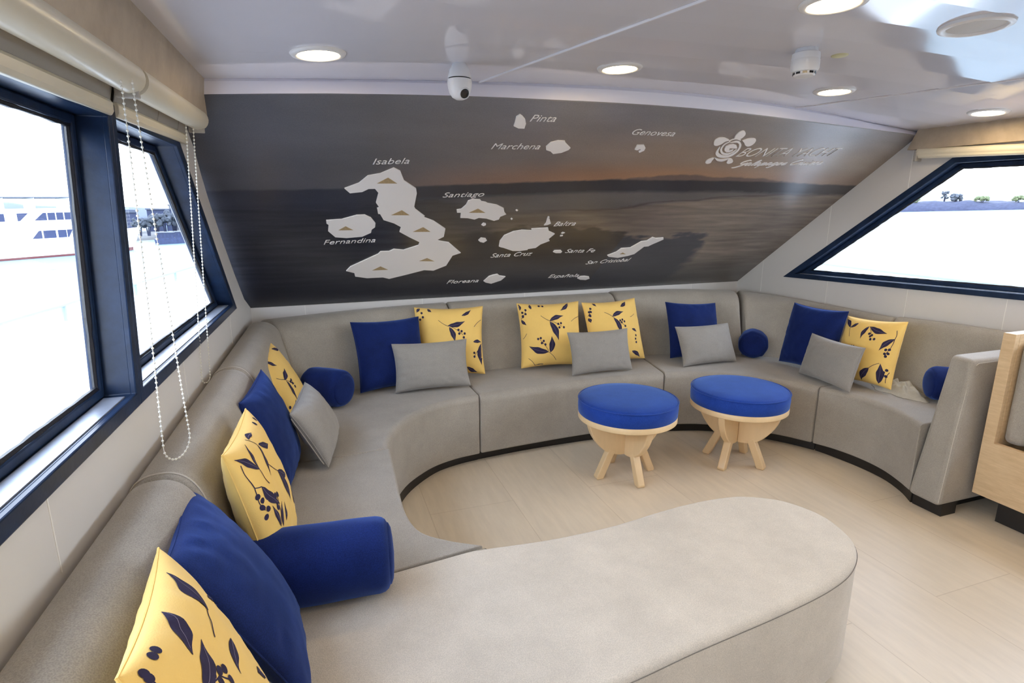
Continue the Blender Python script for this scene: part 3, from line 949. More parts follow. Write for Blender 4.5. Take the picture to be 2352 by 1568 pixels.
def plinth(pts, parent, inward, h=0.06):
    """black recessed kick board following the front edge: a strip 5 cm deep"""
    P = catmull([Vector((*p, 0)) for p in pts], 5)
    bm = bmesh.new()
    A, B = [], []
    n = len(P)
    for i, p in enumerate(P):
        t = (P[min(n - 1, i + 1)] - P[max(0, i - 1)]).normalized()
        nn = Vector((-t.y, t.x, 0)) * inward
        A.append(p); B.append(p + nn * 0.05)
    va0 = [bm.verts.new((p.x, p.y, 0)) for p in A]; va1 = [bm.verts.new((p.x, p.y, h + 0.004)) for p in A]
    vb0 = [bm.verts.new((p.x, p.y, 0)) for p in B]; vb1 = [bm.verts.new((p.x, p.y, h + 0.004)) for p in B]
    for i in range(n - 1):
        for X, Y in ((va0, va1), (va1, vb1), (vb1, vb0), (vb0, va0)):
            bm.faces.new((X[i], X[i + 1], Y[i + 1], Y[i]))
    for i in (0, n - 1): bm.faces.new((va0[i], va1[i], vb1[i], vb0[i]))
    return child_of(from_bm('plinth', bm, M['black'], angle=50), parent)

def piping(pts, parent, name='seam_piping', m='seam', r=0.0012):
    bm = bmesh.new()
    add_tube(bm, pts, r, 6)
    return child_of(from_bm(name, bm, M[m]), parent)

PROFILE = [(0.0, 0.12), (0.0, -0.07), (0.05, -0.028), (0.16, -0.006), (0.30, 0.0), (0.42, -0.004), (0.53, -0.022), (0.62, -0.058), (0.68, -0.115), (0.98, 0.44), (1.0, 0.39), (1.0, 0.12)]
def backrest(stations, parent, n=8, ends=(True, True), pipe=False):
    """stations: (wall x, wall y, seat x, seat y, top z)"""
    W = catmull([Vector((s[0], s[1], s[4])) for s in stations], n)
    S = catmull([Vector((s[2], s[3], 0)) for s in stations], n)
    def section(w, s, shrink=0.0):
        zt = w.z
        pts = []
        cx = 0.45
        for q, z in PROFILE:
            zz = zt + z if z <= 0 else z
            qq = lerp(q, cx, shrink)
            zz = zz - shrink * 0.10 * (1 if zz > 0.5 else 0)
            pts.append(Vector((lerp(w.x, s.x, qq), lerp(w.y, s.y, qq), zz)))
        # smooth through the shoulder
        return catmull(pts[1:11], 3)[:] and ([pts[0]] + catmull(pts[1:9], 4) + catmull(pts[8:11], 3)[1:] + [pts[11]])
    secs = []
    m = len(W)
    if ends[0]:
        d = (W[1] - W[0]); d.z = 0; d.normalize()
        secs.append((section(W[0], S[0], 0.16), 0))
        secs.append((section(W[0] + d * 0.004, S[0] + d * 0.004, 0.06), 0))
        secs.append((section(W[0] + d * 0.014, S[0] + d * 0.014, 0.0), 0))
        rng = range(1, m)
    else:
        rng = range(0, m)
    body = list(rng)
    if ends[1]: body = body[:-1]
    for i in body: secs.append((section(W[i], S[i]), 0))
    if ends[1]:
        d = (W[-2] - W[-1]); d.z = 0; d.normalize()
        secs.append((section(W[-1] + d * 0.014, S[-1] + d * 0.014, 0.0), 0))
        secs.append((section(W[-1] + d * 0.004, S[-1] + d * 0.004, 0.06), 0))
        secs.append((section(W[-1], S[-1], 0.16), 0))
    bm = bmesh.new()
    R = [[bm.verts.new(p) for p in s] for s, _ in secs]
    for A, B in zip(R, R[1:]):
        for i in range(len(A)):
            j = (i + 1) % len(A)
            bm.faces.new((A[i], A[j], B[j], B[i]))
    bm.faces.new(R[0]); bm.faces.new(R[-1][::-1])
    o = child_of(from_bm('backrest', bm, M['sofa'], angle=60), parent)
    if pipe:
        piping([p + Vector((0, 0, 0.0008)) for p in secs[2][0][4:-6]], parent, 'seam_piping', 'lightseam', 0.0022)
    return o

# chaise in the foreground
OTT = [(0.428, 1.460), (0.624, 1.442), (0.84, 1.446), (1.023, 1.470), (1.172, 1.485), (1.327, 1.480), (1.42, 1.452), (1.506, 1.388), (1.552, 1.284), (1.545, 1.185), (1.500, 1.095), (1.40, 1.022), (1.268, 0.978), (1.064, 0.945), (0.778, 0.913), (0.563, 0.884), (0.2, 0.85), (-0.33, 0.80)]
chaise = empty('sofa_module', 'pale grey chaise of the curved sofa with a rounded free end, in the foreground', 'sofa', (0.6, 1.15, 0), group='modules of the curved sofa')
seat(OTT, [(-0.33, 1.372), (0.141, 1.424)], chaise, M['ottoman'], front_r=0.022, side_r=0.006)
side = catmull([Vector((*p, 0)) for p in OTT[5:]], 6)
n = len(side)
pp_ = []
for i, p in enumerate(side):
    t = (side[min(n - 1, i + 1)] - side[max(0, i - 1)]).normalized()
    nn = Vector((-t.y, t.x, 0))
    pp_.append(Vector((p.x, p.y, ZS - 0.019)) + nn * 0.0006)
piping(pp_, chaise)
plinth([(p[0], p[1]) for p in offset_poly(OTT + [(-0.33, 1.372), (0.141, 1.424)], 0.05)[:18]], chaise, 1 if False else -1)
backrest([(-0.474, 0.25, -0.235, 0.25, 0.82), (-0.466, 0.6, -0.225, 0.6, 0.82), (-0.457, 0.95, -0.215, 0.95, 0.82), (-0.447, 1.352, -0.205, 1.352, 0.82)], chaise)

left = empty('sofa_module', 'grey sofa module under the left windows, behind the chaise', 'sofa', (0.0, 1.85, 0), group='modules of the curved sofa')
LF = [(0.418, 1.474), (0.325, 1.535), (0.252, 1.61), (0.225, 1.72), (0.222, 1.86), (0.230, 2.05), (0.238, 2.296)]
seat(LF[::-1], [(0.141, 1.430), (-0.33, 1.378), (-0.30, 2.266)][0:0] + [(0.141, 1.432), (-0.33, 1.380), (-0.31, 2.262), (0.064, 2.277)], left, M['sofa'], front_r=0.022, side_r=0.008)
plinth([(0.36, 1.62), (0.30, 1.70), (0.275, 1.86), (0.28, 2.05), (0.285, 2.30)][::-1] if False else [(0.30, 1.60), (0.215, 1.72), (0.205, 1.86), (0.210, 2.05), (0.218, 2.30)], left, 1)
backrest([(-0.447, 1.358, -0.205, 1.358, 0.82), (-0.438, 1.68, -0.197, 1.68, 0.82), (-0.430, 2.0, -0.19, 2.0, 0.82), (-0.421, 2.30, -0.182, 2.30, 0.82)], left, pipe=True)

corner = empty('sofa_module', 'grey concave corner module of the sofa at the left end of the mural wall', 'sofa', (0.2, 2.9, 0), group='modules of the curved sofa')
CF = [(0.238, 2.302), (0.262, 2.436), (0.335, 2.590), (0.430, 2.700), (0.535, 2.782), (0.66, 2.833), (0.799, 2.858)]
seat(CF, [(0.794, 3.085), (0.79, 3.42), (0.4, 3.38), (0.1, 3.32), (-0.15, 3.15), (-0.28, 2.9), (-0.31, 2.268), (0.064, 2.283)], corner, M['sofa'], front_r=0.035, side_r=0.008)
plinth([(0.250, 2.31), (0.285, 2.50), (0.372, 2.665), (0.528, 2.822), (0.672, 2.888), (0.80, 2.915)], corner, 1)
backrest([(-0.421, 2.306, -0.182, 2.306, 0.82), (-0.412, 2.7, -0.17, 2.66, 0.82), (-0.405, 3.0, -0.15, 2.95, 0.82), (-0.396, 3.34, -0.11, 3.18, 0.822)], corner, pipe=True)
backrest([(-0.36, 3.46, -0.14, 3.06, 0.818), (-0.12, 3.49, 0.08, 3.16, 0.826), (0.20, 3.53, 0.36, 3.26, 0.834), (0.50, 3.553, 0.58, 3.305, 0.838), (0.755, 3.575, 0.78, 3.33, 0.84)], corner)

center = empty('sofa_module', 'grey middle sofa module at the center of the mural wall, three cushions on it', 'sofa', (1.4, 3.15, 0), group='modules of the curved sofa')
MF = [(0.805, 2.858), (1.1, 2.887), (1.45, 2.910), (1.75, 2.912), (2.034, 2.900)]
seat(MF, [(2.108, 3.239), (2.13, 3.44), (0.796, 3.43), (0.800, 3.085)], center, M['sofa'], front_r=0.05, side_r=0.012)
plinth([(0.80, 2.917), (1.1, 2.950), (1.45, 2.962), (1.75, 2.958), (2.034, 2.940)], center, 1)
backrest([(0.765, 3.576, 0.79, 3.33, 0.842), (1.1, 3.594, 1.1, 3.345, 0.844), (1.5, 3.616, 1.5, 3.35, 0.844), (1.98, 3.64, 1.98, 3.34, 0.842)], center)

rcorner = empty('sofa_module', 'grey concave corner module of the sofa at the right end of the mural wall', 'sofa', (2.7, 3.0, 0), group='modules of the curved sofa')
RF = [(2.040, 2.900), (2.25, 2.838), (2.40, 2.745), (2.53, 2.62), (2.64, 2.49), (2.715, 2.362)]
seat(RF, [(2.939, 2.372), (3.22, 2.385), (3.2, 2.9), (3.12, 3.2), (2.9, 3.38), (2.5, 3.45), (2.136, 3.44), (2.114, 3.239)], rcorner, M['sofa'], front_r=0.04, side_r=0.010)
plinth([(2.040, 2.938), (2.25, 2.885), (2.42, 2.80), (2.57, 2.665), (2.69, 2.51), (2.765, 2.375)], rcorner, 1)
backrest([(1.99, 3.64, 1.99, 3.34, 0.85), (2.35, 3.655, 2.32, 3.33, 0.848), (2.7, 3.65, 2.62, 3.28, 0.838), (3.08, 3.60, 2.84, 3.12, 0.822)], rcorner)
backrest([(3.14, 3.60, 2.84, 3.11, 0.818), (3.285, 3.32, 3.02, 2.97, 0.805), (3.32, 2.95, 3.11, 2.80, 0.795), (3.345, 2.6, 3.15, 2.53, 0.785), (3.36, 2.395, 3.165, 2.36, 0.782)], rcorner)

right = empty('sofa_module', 'grey end module of the sofa with a slanted armrest, beside the oak booth', 'sofa', (2.95, 2.0, 0), group='modules of the curved sofa')
EF = [(2.719, 2.354), (2.765, 2.245), (2.790, 2.10), (2.780, 1.96), (2.738, 1.84), (2.69, 1.742)]
seat(EF, [(3.24, 1.742), (3.22, 2.378), (2.941, 2.366)], right, M['sofa'], front_r=0.04, side_r=0.010)
plinth([(2.768, 2.37), (2.790, 2.28), (2.812, 2.11), (2.806, 1.96), (2.760, 1.83), (2.70, 1.735)], right, 1)
backrest([(3.361, 2.388, 3.166, 2.35, 0.79), (3.375, 2.15, 3.18, 2.13, 0.80), (3.388, 1.95, 3.195, 1.94, 0.805), (3.402, 1.74, 3.21, 1.74, 0.808)], right)
bm = bmesh.new()
arm_b = [(2.665, 1.737), (2.658, 1.583), (3.39, 1.575), (3.385, 1.732)]
arm_t = [(2.800, 1.732), (2.760, 1.612), (3.39, 1.605), (3.385, 1.732)]
v0 = [bm.verts.new((x, y, 0.06)) for x, y in arm_b]
v1 = [bm.verts.new((x, y, 0.752)) for x, y in arm_t]
bm.faces.new(v0[::-1]); bm.faces.new(v1)
for i in range(4):
    j = (i + 1) % 4
    bm.faces.new((v0[i], v0[j], v1[j], v1[i]))
arm = bevel(child_of(from_bm('armrest', bm, M['sofa'], smooth=True, angle=60), right), 0.022, 4)
piping([(2.668, 1.590, 0.075), (2.715, 1.603, 0.40), (2.768, 1.6155, 0.715), (2.80, 1.6085, 0.738), (3.0, 1.6065, 0.7385), (3.38, 1.603, 0.7385)], right, 'seam_piping', 'lightseam', 0.0016)
bm = bmesh.new()
add_box(bm, (2.70, 1.590, 0.0), (2.80, 1.725, 0.064))
add_box(bm, (2.80, 1.640, 0.0), (3.38, 1.715, 0.064))
child_of(from_bm('plinth', bm, M['black'], smooth=False), right)

# ------------------------------------------------------------------ booth bench on the right
booth = empty('dining_booth', 'oak sided dining booth with grey cushions on a black plinth, right edge', 'booth', (3.1, 1.2, 0))
def bx(name, lo, hi, m, bev=0.002):
    bm = bmesh.new()
    add_box(bm, lo, hi)
    return bevel(child_of(from_bm(name, bm, M[m], smooth=True, angle=30), booth), bev, 3)
bm = bmesh.new()
add_prism(bm, [(1.560, 0.12), (1.560, 0.888), (1.512, 0.888), (1.512, 0.383), (0.62, 0.383), (0.62, 0.12)], 0.0, 0.030, lambda y, z, d: Vector((2.838 + d, y, z)))
e_ = child_of(from_bm('end_panel', bm, M['oak'], smooth=False), booth); bevel(e_, 0.0015, 2)
bx('back_panel', (2.869, 1.512, 0.12), (3.42, 1.560, 0.888), 'oak')
bx('seat_base', (2.870, 0.62, 0.14), (3.42, 1.505, 0.36), 'oak')
bx('seat_cushion', (2.870, 0.64, 0.355), (3.41, 1.420, 0.455), 'sofa', 0.03)
bx('back_cushion', (2.882, 1.425, 0.385), (3.41, 1.510, 0.855), 'sofa', 0.028)
bx('plinth', (2.90, 0.66, 0.0), (3.42, 1.480, 0.13), 'black', 0.001)

# ------------------------------------------------------------------ stools
def make_stool(label, loc, rot):
    t = empty('upholstered_stool', label, 'stool', loc, rot, 'round stools')
    bm = bmesh.new()
    R = 0.262
    add_lathe(bm, [(0, 0.362), (R - 0.004, 0.362), (R, 0.366), (R + 0.002, 0.40), (R, 0.432), (R - 0.006, 0.441), (R - 0.02, 0.447), (R - 0.08, 0.453), (0.08, 0.4565), (0, 0.457)], 64)
    c = from_bm('cushion', bm, M['stoolblue'], t, angle=70)
    bm = bmesh.new()
    pts = [(math.cos(a) * (R + 0.001), math.sin(a) * (R + 0.001), 0.438) for a in [2 * math.pi * i / 72 for i in range(72)]]
    add_tube(bm, pts, 0.0025, 6, closed=True)
    from_bm('seam_piping', bm, M['stoolblue'], c)
    bm = bmesh.new()
    add_lathe(bm, [(0, 0.332), (R - 0.004, 0.332), (R, 0.335), (R, 0.361), (R - 0.003, 0.364), (0, 0.364)], 64)
    from_bm('top_board', bm, M['birch'], t, angle=50)
    # two crossed bowl-shaped boards, four splayed legs
    th = 0.019
    half = [(0.232, 0.333), (0.228, 0.300), (0.205, 0.245), (0.165, 0.190), (0.125, 0.155), (0.085, 0.135), (0.04, 0.126)]
    curve = [(p.x, p.y) for p in catmull([Vector((*p, 0)) for p in half], 4)]
    prof = curve + [(-x, z) for x, z in curve[::-1]]
    for k in range(2):
        Mz = Matrix.Rotation(k * math.pi / 2, 4, 'Z')
        if k == 0:
            bm = bmesh.new()
            add_prism(bm, prof, -th, th, lambda x, z, d: Mz @ Vector((x, d, z)))
            o = from_bm('cross_board', bm, M['birch'], t, angle=30)
        else:
            bm = bmesh.new()
            cut = [(x, z) for x, z in curve if x > th + 0.001] 
            cut = cut + [(th + 0.0005, 0.126), (th + 0.0005, 0.333)]
            add_prism(bm, cut, -th, th, lambda x, z, d: Mz @ Vector((x, d, z)))
            add_prism(bm, [(-x, z) for x, z in cut], -th, th, lambda x, z, d: Mz @ Vector((x, d, z)))
            o = from_bm('cross_board', bm, M['birch'], t, angle=30)
        bevel(o, 0.005, 3, 35)
    for k in range(4):
        Mz = Matrix.Rotation(k * math.pi / 2, 4, 'Z')
        bm = bmesh.new()
        sh = [(0.072, 0.150), (0.108, 0.172), (0.180, 0.012), (0.176, 0.0), (0.140, 0.0), (0.136, 0.006)]
        add_prism(bm, sh, -th - 0.001, th + 0.001, lambda x, z, d: Mz @ Vector((x, d, z)))
        bevel(from_bm('leg', bm, M['birch'], t, angle=30), 0.005, 3, 35)
    return t
make_stool('round blue velvet stool on birch legs, the nearer one, before the middle of the sofa', (1.515, 2.475, 0), 0.0)
make_stool('round blue velvet stool on birch legs, the one nearer the right side windows', (2.20, 2.417, 0), math.radians(28))

# ------------------------------------------------------------------ cushions
def basis(yaw, tilt, roll):
    yaw, tilt, roll = map(math.radians, (yaw, tilt, roll))
    nn = Vector((math.cos(yaw), math.sin(yaw), 0)); up = Vector((0, 0, 1)); r = up.cross(nn)
    n2 = nn * math.cos(tilt) + up * math.sin(tilt)
    u2 = up * math.cos(tilt) - nn * math.sin(tilt)
    Mx = Matrix((r, u2, n2)).transposed()
    return Mx @ Matrix.Rotation(roll, 3, 'Z')
def pillow_fn(a, b, Tf, Tb, seed):
    k = 0.07
    def f(u, v, side, lift=0.0):
        x = a * u * (1 - k * (1 - v * v) * u * u)
        y = b * v * (1 - k * (1 - u * u) * v * v)
        e = max(0.0, (1 - u * u) * (1 - v * v))
        z = (Tf if side > 0 else Tb) * e ** 0.42
        w = noise.noise(Vector((u * 2.2 + seed, v * 2.2, seed * 1.7)))
        w2 = noise.noise(Vector((u * 6 + seed, v * 6 - seed, 2.0)))
        edge = max(abs(u), abs(v))
        ang = math.atan2(v, u)
        cr = (math.sin(18 * ang + seed) + 0.8 * math.sin(31 * ang + 2.3 * seed)) * sstep(0.66, 0.93, edge) * 0.0022 * (1 + noise.noise(Vector((ang * 2, seed, 0))))
        z = z * (1 + 0.06 * w) + (0.0028 * w2 + cr) * min(1, e * 3)
        return Vector((x, y, side * z + lift * side))
    return f
def leaf_outline(L, w):
    prof = [(0, 0), (0.10, 0.10), (0.22, 0.52), (0.38, 0.92), (0.52, 1.0), (0.68, 0.85), (0.84, 0.45), (0.94, 0.16), (1.0, 0.0)]
    return [(t * L, h * w) for t, h in prof]
def add_print(bm, f, items, s, a, b):
    """flat print on the cover, built in the cover's own (u, v) sheet; s is the half size in metres"""
    def quad(poly_rows, mi, lift):
        for r0, r1 in zip(poly_rows, poly_rows[1:]):
            for (p, q), (p2, q2) in [((r0[i], r0[i + 1]), (r1[i], r1[i + 1])) for i in range(len(r0) - 1)]:
                pts = [p, q, q2, p2]
                if any(abs(c[0]) > 0.985 or abs(c[1]) > 0.985 for c in pts): continue
                vs = [bm.verts.new(f(c[0], c[1], 1, lift)) for c in pts]
                try:
                    fc = bm.faces.new(vs); fc.material_index = mi; fc.smooth = True
                except ValueError: pass
    for it in items:
        if it[0] == 'B':
            _, u, v = it
            u, v = max(-0.91, min(0.91, u)), max(-0.91, min(0.91, v))
            r = 0.0072
            rows = []
            for k in range(4):
                rr = r * k / 3
                rows.append([(u + rr / a * math.cos(t), v + rr / b * 1.1 * math.sin(t)) for t in [2 * math.pi * i / 14 for i in range(15)]])
            quad(rows, 1, 0.0010)
        else:
            u0, v0, u1, v1 = it[1:5]
            p0, p1 = Vector((u0 * a, v0 * b)), Vector((u1 * a, v1 * b))
            d = p1 - p0
            L = d.length
            if L < 0.004: continue
            t = d / L
            nn = Vector((-t.y, t.x))
            sgn = 1 if (int(abs(u0 * 100) + abs(v1 * 100)) % 2) else -1
            N = max(8, int(L / 0.006))
            if it[0] == 'S':
                rows = []
                for i in range(N + 1):
                    s_ = i / N
                    c = p0 + d * s_ + nn * sgn * 0.05 * L * math.sin(math.pi * s_)
                    w = 0.0013
                    rows.append([((c + nn * w * k).x / a, (c + nn * w * k).y / b) for k in (-1, 1)])
                quad(rows, 1, 0.0009)
            else:
                W = min(it[5], 0.6) * 0.30 * max(L, 0.05)
                W = min(W, 0.024)
                rows, vein = [], []
                for i in range(N + 1):
                    s_ = i / N
                    c = p0 + d * s_ + nn * sgn * 0.07 * L * math.sin(math.pi * s_)
                    h = math.sin(math.pi * s_ ** 0.85) ** 1.15 * W * (1 + 0.08 * math.sin(s_ * 14))
                    h = max(h, 0.0006)
                    rows.append([((c + nn * h * k).x / a, (c + nn * h * k).y / b) for k in (-1, -0.5, 0, 0.5, 1)])
                    vein.append([((c + nn * 0.0004 * k).x / a, (c + nn * 0.0004 * k).y / b) for k in (-1, 1)])
                quad(rows, 1, 0.0009)
                quad(vein[1:-2], 2, 0.0016)
def make_cushion(name, label, loc, yaw, tilt, roll, size, m, seed, Tf=0.085, Tb=0.06, items=None, group='scatter cushions on the sofa', zipper=None):
    a, b = size[0] / 2, size[1] / 2
    f = pillow_fn(a, b, Tf, Tb, seed)
    N = 40
    bm = bmesh.new()
    us = [math.sin(math.pi / 2 * lerp(-1, 1, i / N)) for i in range(N + 1)]
    F, B = {}, {}
    for i, u in enumerate(us):
        for j, v in enumerate(us):
            F[i, j] = bm.verts.new(f(u, v, 1))
            if i in (0, N) or j in (0, N): B[i, j] = F[i, j]
            else: B[i, j] = bm.verts.new(f(u, v, -1))
    for i in range(N):
        for j in range(N):
            bm.faces.new((F[i, j], F[i + 1, j], F[i + 1, j + 1], F[i, j + 1])).smooth = True
            bm.faces.new((B[i, j], B[i, j + 1], B[i + 1, j + 1], B[i + 1, j])).smooth = True
    if items: add_print(bm, f, items, a, a, b)
    me = bpy.data.meshes.new(name)
    bm.normal_update()
    bm.to_mesh(me); bm.free()
    R = basis(yaw, tilt, roll)
    mats = [M[m], M['print'], M['printvein']] if items else [M[m]]
    o = new_obj(name, me, mats)
    o.matrix_world = Matrix.Translation(loc) @ R.to_4x4()
    tag(o, label, 'cushion', group)
    # stitched edge seam all round
    bm = bmesh.new()
    pts = []
    for (u0, v0, u1, v1) in ((-1, -1, 1, -1), (1, -1, 1, 1), (1, 1, -1, 1), (-1, 1, -1, -1)):
        for k in range(20): pts.append(f(lerp(u0, u1, k / 20), lerp(v0, v1, k / 20), 1))
    add_tube(bm, pts, 0.0022, 6, closed=True)
    s = from_bm('edge_seam', bm, M[m], o)
    if zipper:
        bm = bmesh.new()
        pz = [f(zipper * 0.995, v / 20, -1, 0.004) for v in range(-17, 18)]
        add_tube(bm, pz, 0.0022, 6)
        z = from_bm('zipper', bm, M['lightseam'], o)
        z['label'] = 'pale zip along the edge'
    return o
PR = {
 'Y5': [('L',-0.1,0.38,0.36,0.53,0.5),('L',-0.1,0.36,0.14,-0.23,0.5),('S',-0.36,0.56,-0.1,0.38),('S',-0.1,0.38,0.27,0.19),('B',0.16,0.27),('B',0.25,0.29),('B',0.19,0.16),('B',0.34,0.16),('S',0.05,-0.86,-0.19,-0.58),('L',-0.19,-0.58,-0.8,-0.36,0.5),('L',-0.14,-0.6,-0.08,-0.1,0.6),('S',-0.19,-0.56,-0.45,-0.19),('B',-0.51,-0.16),('B',-0.43,-0.14),('B',-0.4,-0.29),('B',-0.29,-0.34),('B',-0.34,-0.23),('L',-0.97,0.77,-0.97,0.97,0.6),('B',-0.93,0.58),('B',-0.8,0.77),('B',-0.93,0.69),('B',-0.82,0.64),('B',-0.97,0.56),('S',-0.97,0.49,-0.8,0.75),('L',-0.97,0.47,-0.84,0.29,0.7),('L',-0.62,0.8,-0.64,0.97,0.7),('L',0.6,0.97,0.29,0.71,0.5),('S',-0.97,-0.12,-0.86,0.03),('S',-0.82,-0.73,-0.6,-0.97),('S',0.62,0.34,0.97,0.51),('L',-0.32,-0.97,-0.62,-0.97,0.5),('B',-0.36,0.93),('B',-0.25,0.9)] ,
 'Y6': [('L',-0.19,0.43,0.27,0.56,0.5),('L',-0.16,0.4,0.05,-0.19,0.4),('S',-0.43,0.6,-0.16,0.4),('S',-0.16,0.4,0.19,0.12),('B',0.05,0.27),('B',0.14,0.29),('B',0.1,0.21),('B',0.21,0.23),('B',0.21,0.08),('L',-0.97,0.47,-0.93,0.32,0.6),('S',-0.97,0.53,-0.86,0.75),('B',-0.84,0.77),('B',-0.86,0.66),('B',-0.97,0.66),('B',-0.97,0.53),('B',-0.97,0.56),('L',0.23,0.75,0.51,0.93,0.6),('L',0.45,-0.03,0.66,-0.14,0.6),('B',0.6,-0.25),('B',0.56,-0.36),('B',0.58,-0.47),('S',0.49,0.36,0.71,0.45),('L',0.38,-0.75,0.75,-0.97,0.5),('L',-0.71,0.95,-0.62,0.84,0.6)] ,
 'Y4': [('L',-0.05,0.4,0.45,0.53,0.5),('L',-0.01,0.36,0.14,-0.08,0.5),('S',-0.32,0.58,-0.03,0.38),('S',0.01,0.38,0.38,0.12),('B',0.25,0.27),('B',0.34,0.23),('B',0.27,0.16),('B',0.43,0.16),('B',0.4,0.05),('L',0.36,0.71,0.64,0.9,0.5),('L',-0.84,0.97,-0.95,0.84,0.7),('B',-0.8,0.82),('B',-0.77,0.69),('B',-0.86,0.62),('L',0.69,-0.08,0.97,-0.08,0.7),('L',0.97,-0.12,0.93,-0.75,0.5),('S',0.97,-0.19,0.71,-0.51),('B',0.9,-0.27),('B',0.71,-0.4),('B',0.84,-0.38),('B',0.71,-0.51),('L',0.47,-0.82,0.77,-0.97,0.6),('L',-0.62,0.97,-0.51,0.86,0.6),('S',0.73,0.36,0.97,0.58),('B',-0.49,-0.14),('B',-0.38,-0.12)] ,
 'Y7': [('L',0.08,0.75,-0.03,0.32,0.5),('L',0.12,0.75,0.69,0.58,0.5),('S',0.1,0.75,0.25,0.49),('B',0.19,0.51),('B',0.29,0.47),('B',0.25,0.43),('B',0.29,0.34),('B',0.4,0.36),('S',0.9,0.71,0.93,0.45),('L',0.93,0.45,0.62,0.05,0.5),('S',0.93,0.45,0.84,0.0),('B',0.80,0.10),('B',0.88,0.12),('B',0.80,-0.02),('B',0.88,0.0),('B',0.83,-0.09),('L',0.70,-0.93,0.74,-0.32,0.6),('S',0.71,-0.32,0.43,-0.51),('L',0.43,-0.51,0.14,-0.97,0.6),('S',0.9,-0.86,0.97,-0.53),('B',0.91,-0.48),('B',0.85,-0.56),('B',0.91,-0.66),('S',-0.47,0.34,-0.58,0.64),('L',-0.58,0.64,-0.9,0.9,0.6),('L',-0.58,0.64,-0.32,0.86,0.5),('B',-0.27,0.05),('B',-0.19,0.05)] ,
 'Y2': [('L',-0.64,0.58,-0.93,0.88,0.5),('S',-0.64,0.58,-0.60,0.34),('L',-0.64,0.58,-0.45,0.93,0.25),('L',-0.19,0.8,-0.43,0.38,0.25),('L',-0.14,0.77,0.16,0.64,0.9),('S',-0.27,0.95,-0.19,0.8),('S',-0.90,0.78,-0.90,0.44),('S',-0.90,0.44,-0.80,0.40),('L',-0.80,0.40,-0.56,0.02,0.55),('S',-0.90,0.44,-0.90,0.12),('B',-0.91,0.32),('B',-0.86,0.24),('B',-0.91,0.17),('B',-0.85,0.11),('B',-0.90,0.03),('L',-0.72,-0.22,-0.77,0.10,0.4),('L',-0.66,-0.25,-0.48,0.01,0.4),('B',-0.6,0.16),('B',-0.62,0.07),('B',-0.64,0.01),('B',-0.53,0.14),('S',-0.70,-0.2,-0.55,0.14),('L',-0.51,-0.25,-0.38,-0.05,0.5),('L',-0.21,0.92,0.08,0.92,0.4),('B',0.69,0.93),('B',0.49,0.93),('L',-0.1,0.3,0.25,0.1,0.5),('L',-0.1,0.28,0.02,-0.25,0.5),('S',-0.3,0.5,-0.1,0.3),('L',0.3,-0.4,0.6,-0.2,0.5)] ,
 'Y3': [('L',-0.43,0.86,-0.14,0.53,0.5),('L',-0.36,0.14,0.03,0.34,0.6),('S',-0.6,0.32,-0.32,0.14),('L',-0.32,0.1,-0.32,-0.51,0.35),('B',-0.08,0.01),('B',-0.1,-0.08),('B',-0.08,-0.19),('B',-0.16,-0.01),('S',-0.32,0.14,-0.03,-0.12),('L',-0.53,-0.62,-0.43,-0.43,0.6),('B',-0.77,-0.47),('B',-0.75,-0.6),('B',-0.9,-0.53),('L',0.47,0.9,0.86,0.75,0.5)] ,
 'Y1': [('L',0.22,0.58,0.50,0.97,0.6),('S',0.23,0.6,-0.08,0.49),('L',-0.17,0.96,-0.50,0.66,0.6),('L',-0.70,0.46,-0.26,0.62,0.6),('S',-0.62,0.47,-0.43,0.38),('S',-0.43,0.38,-0.36,0.27),('B',-0.34,0.36),('B',-0.4,0.4),('B',-0.49,0.45),('B',-0.47,0.36),('B',-0.36,0.27),('L',0.16,0.30,-0.16,0.16,0.5),('B',-0.9,0.9),('B',-0.95,0.86),('S',-0.9,0.9,-0.92,0.6),('B',-0.73,0.92),('B',-0.66,0.92),('L',-0.88,0.42,-0.80,0.02,0.6),('L',-0.70,0.10,-0.35,-0.10,0.5),('S',-0.70,0.10,-0.85,0.25),('L',0.2,-0.1,0.5,-0.35,0.5),('L',0.55,0.55,0.85,0.30,0.4)] ,
}
GY = 'yellow cushions with navy leaf print'
GB = 'square navy velvet cushions'
GG = 'small grey lumbar cushions'
YS = (0.42, 0.42)
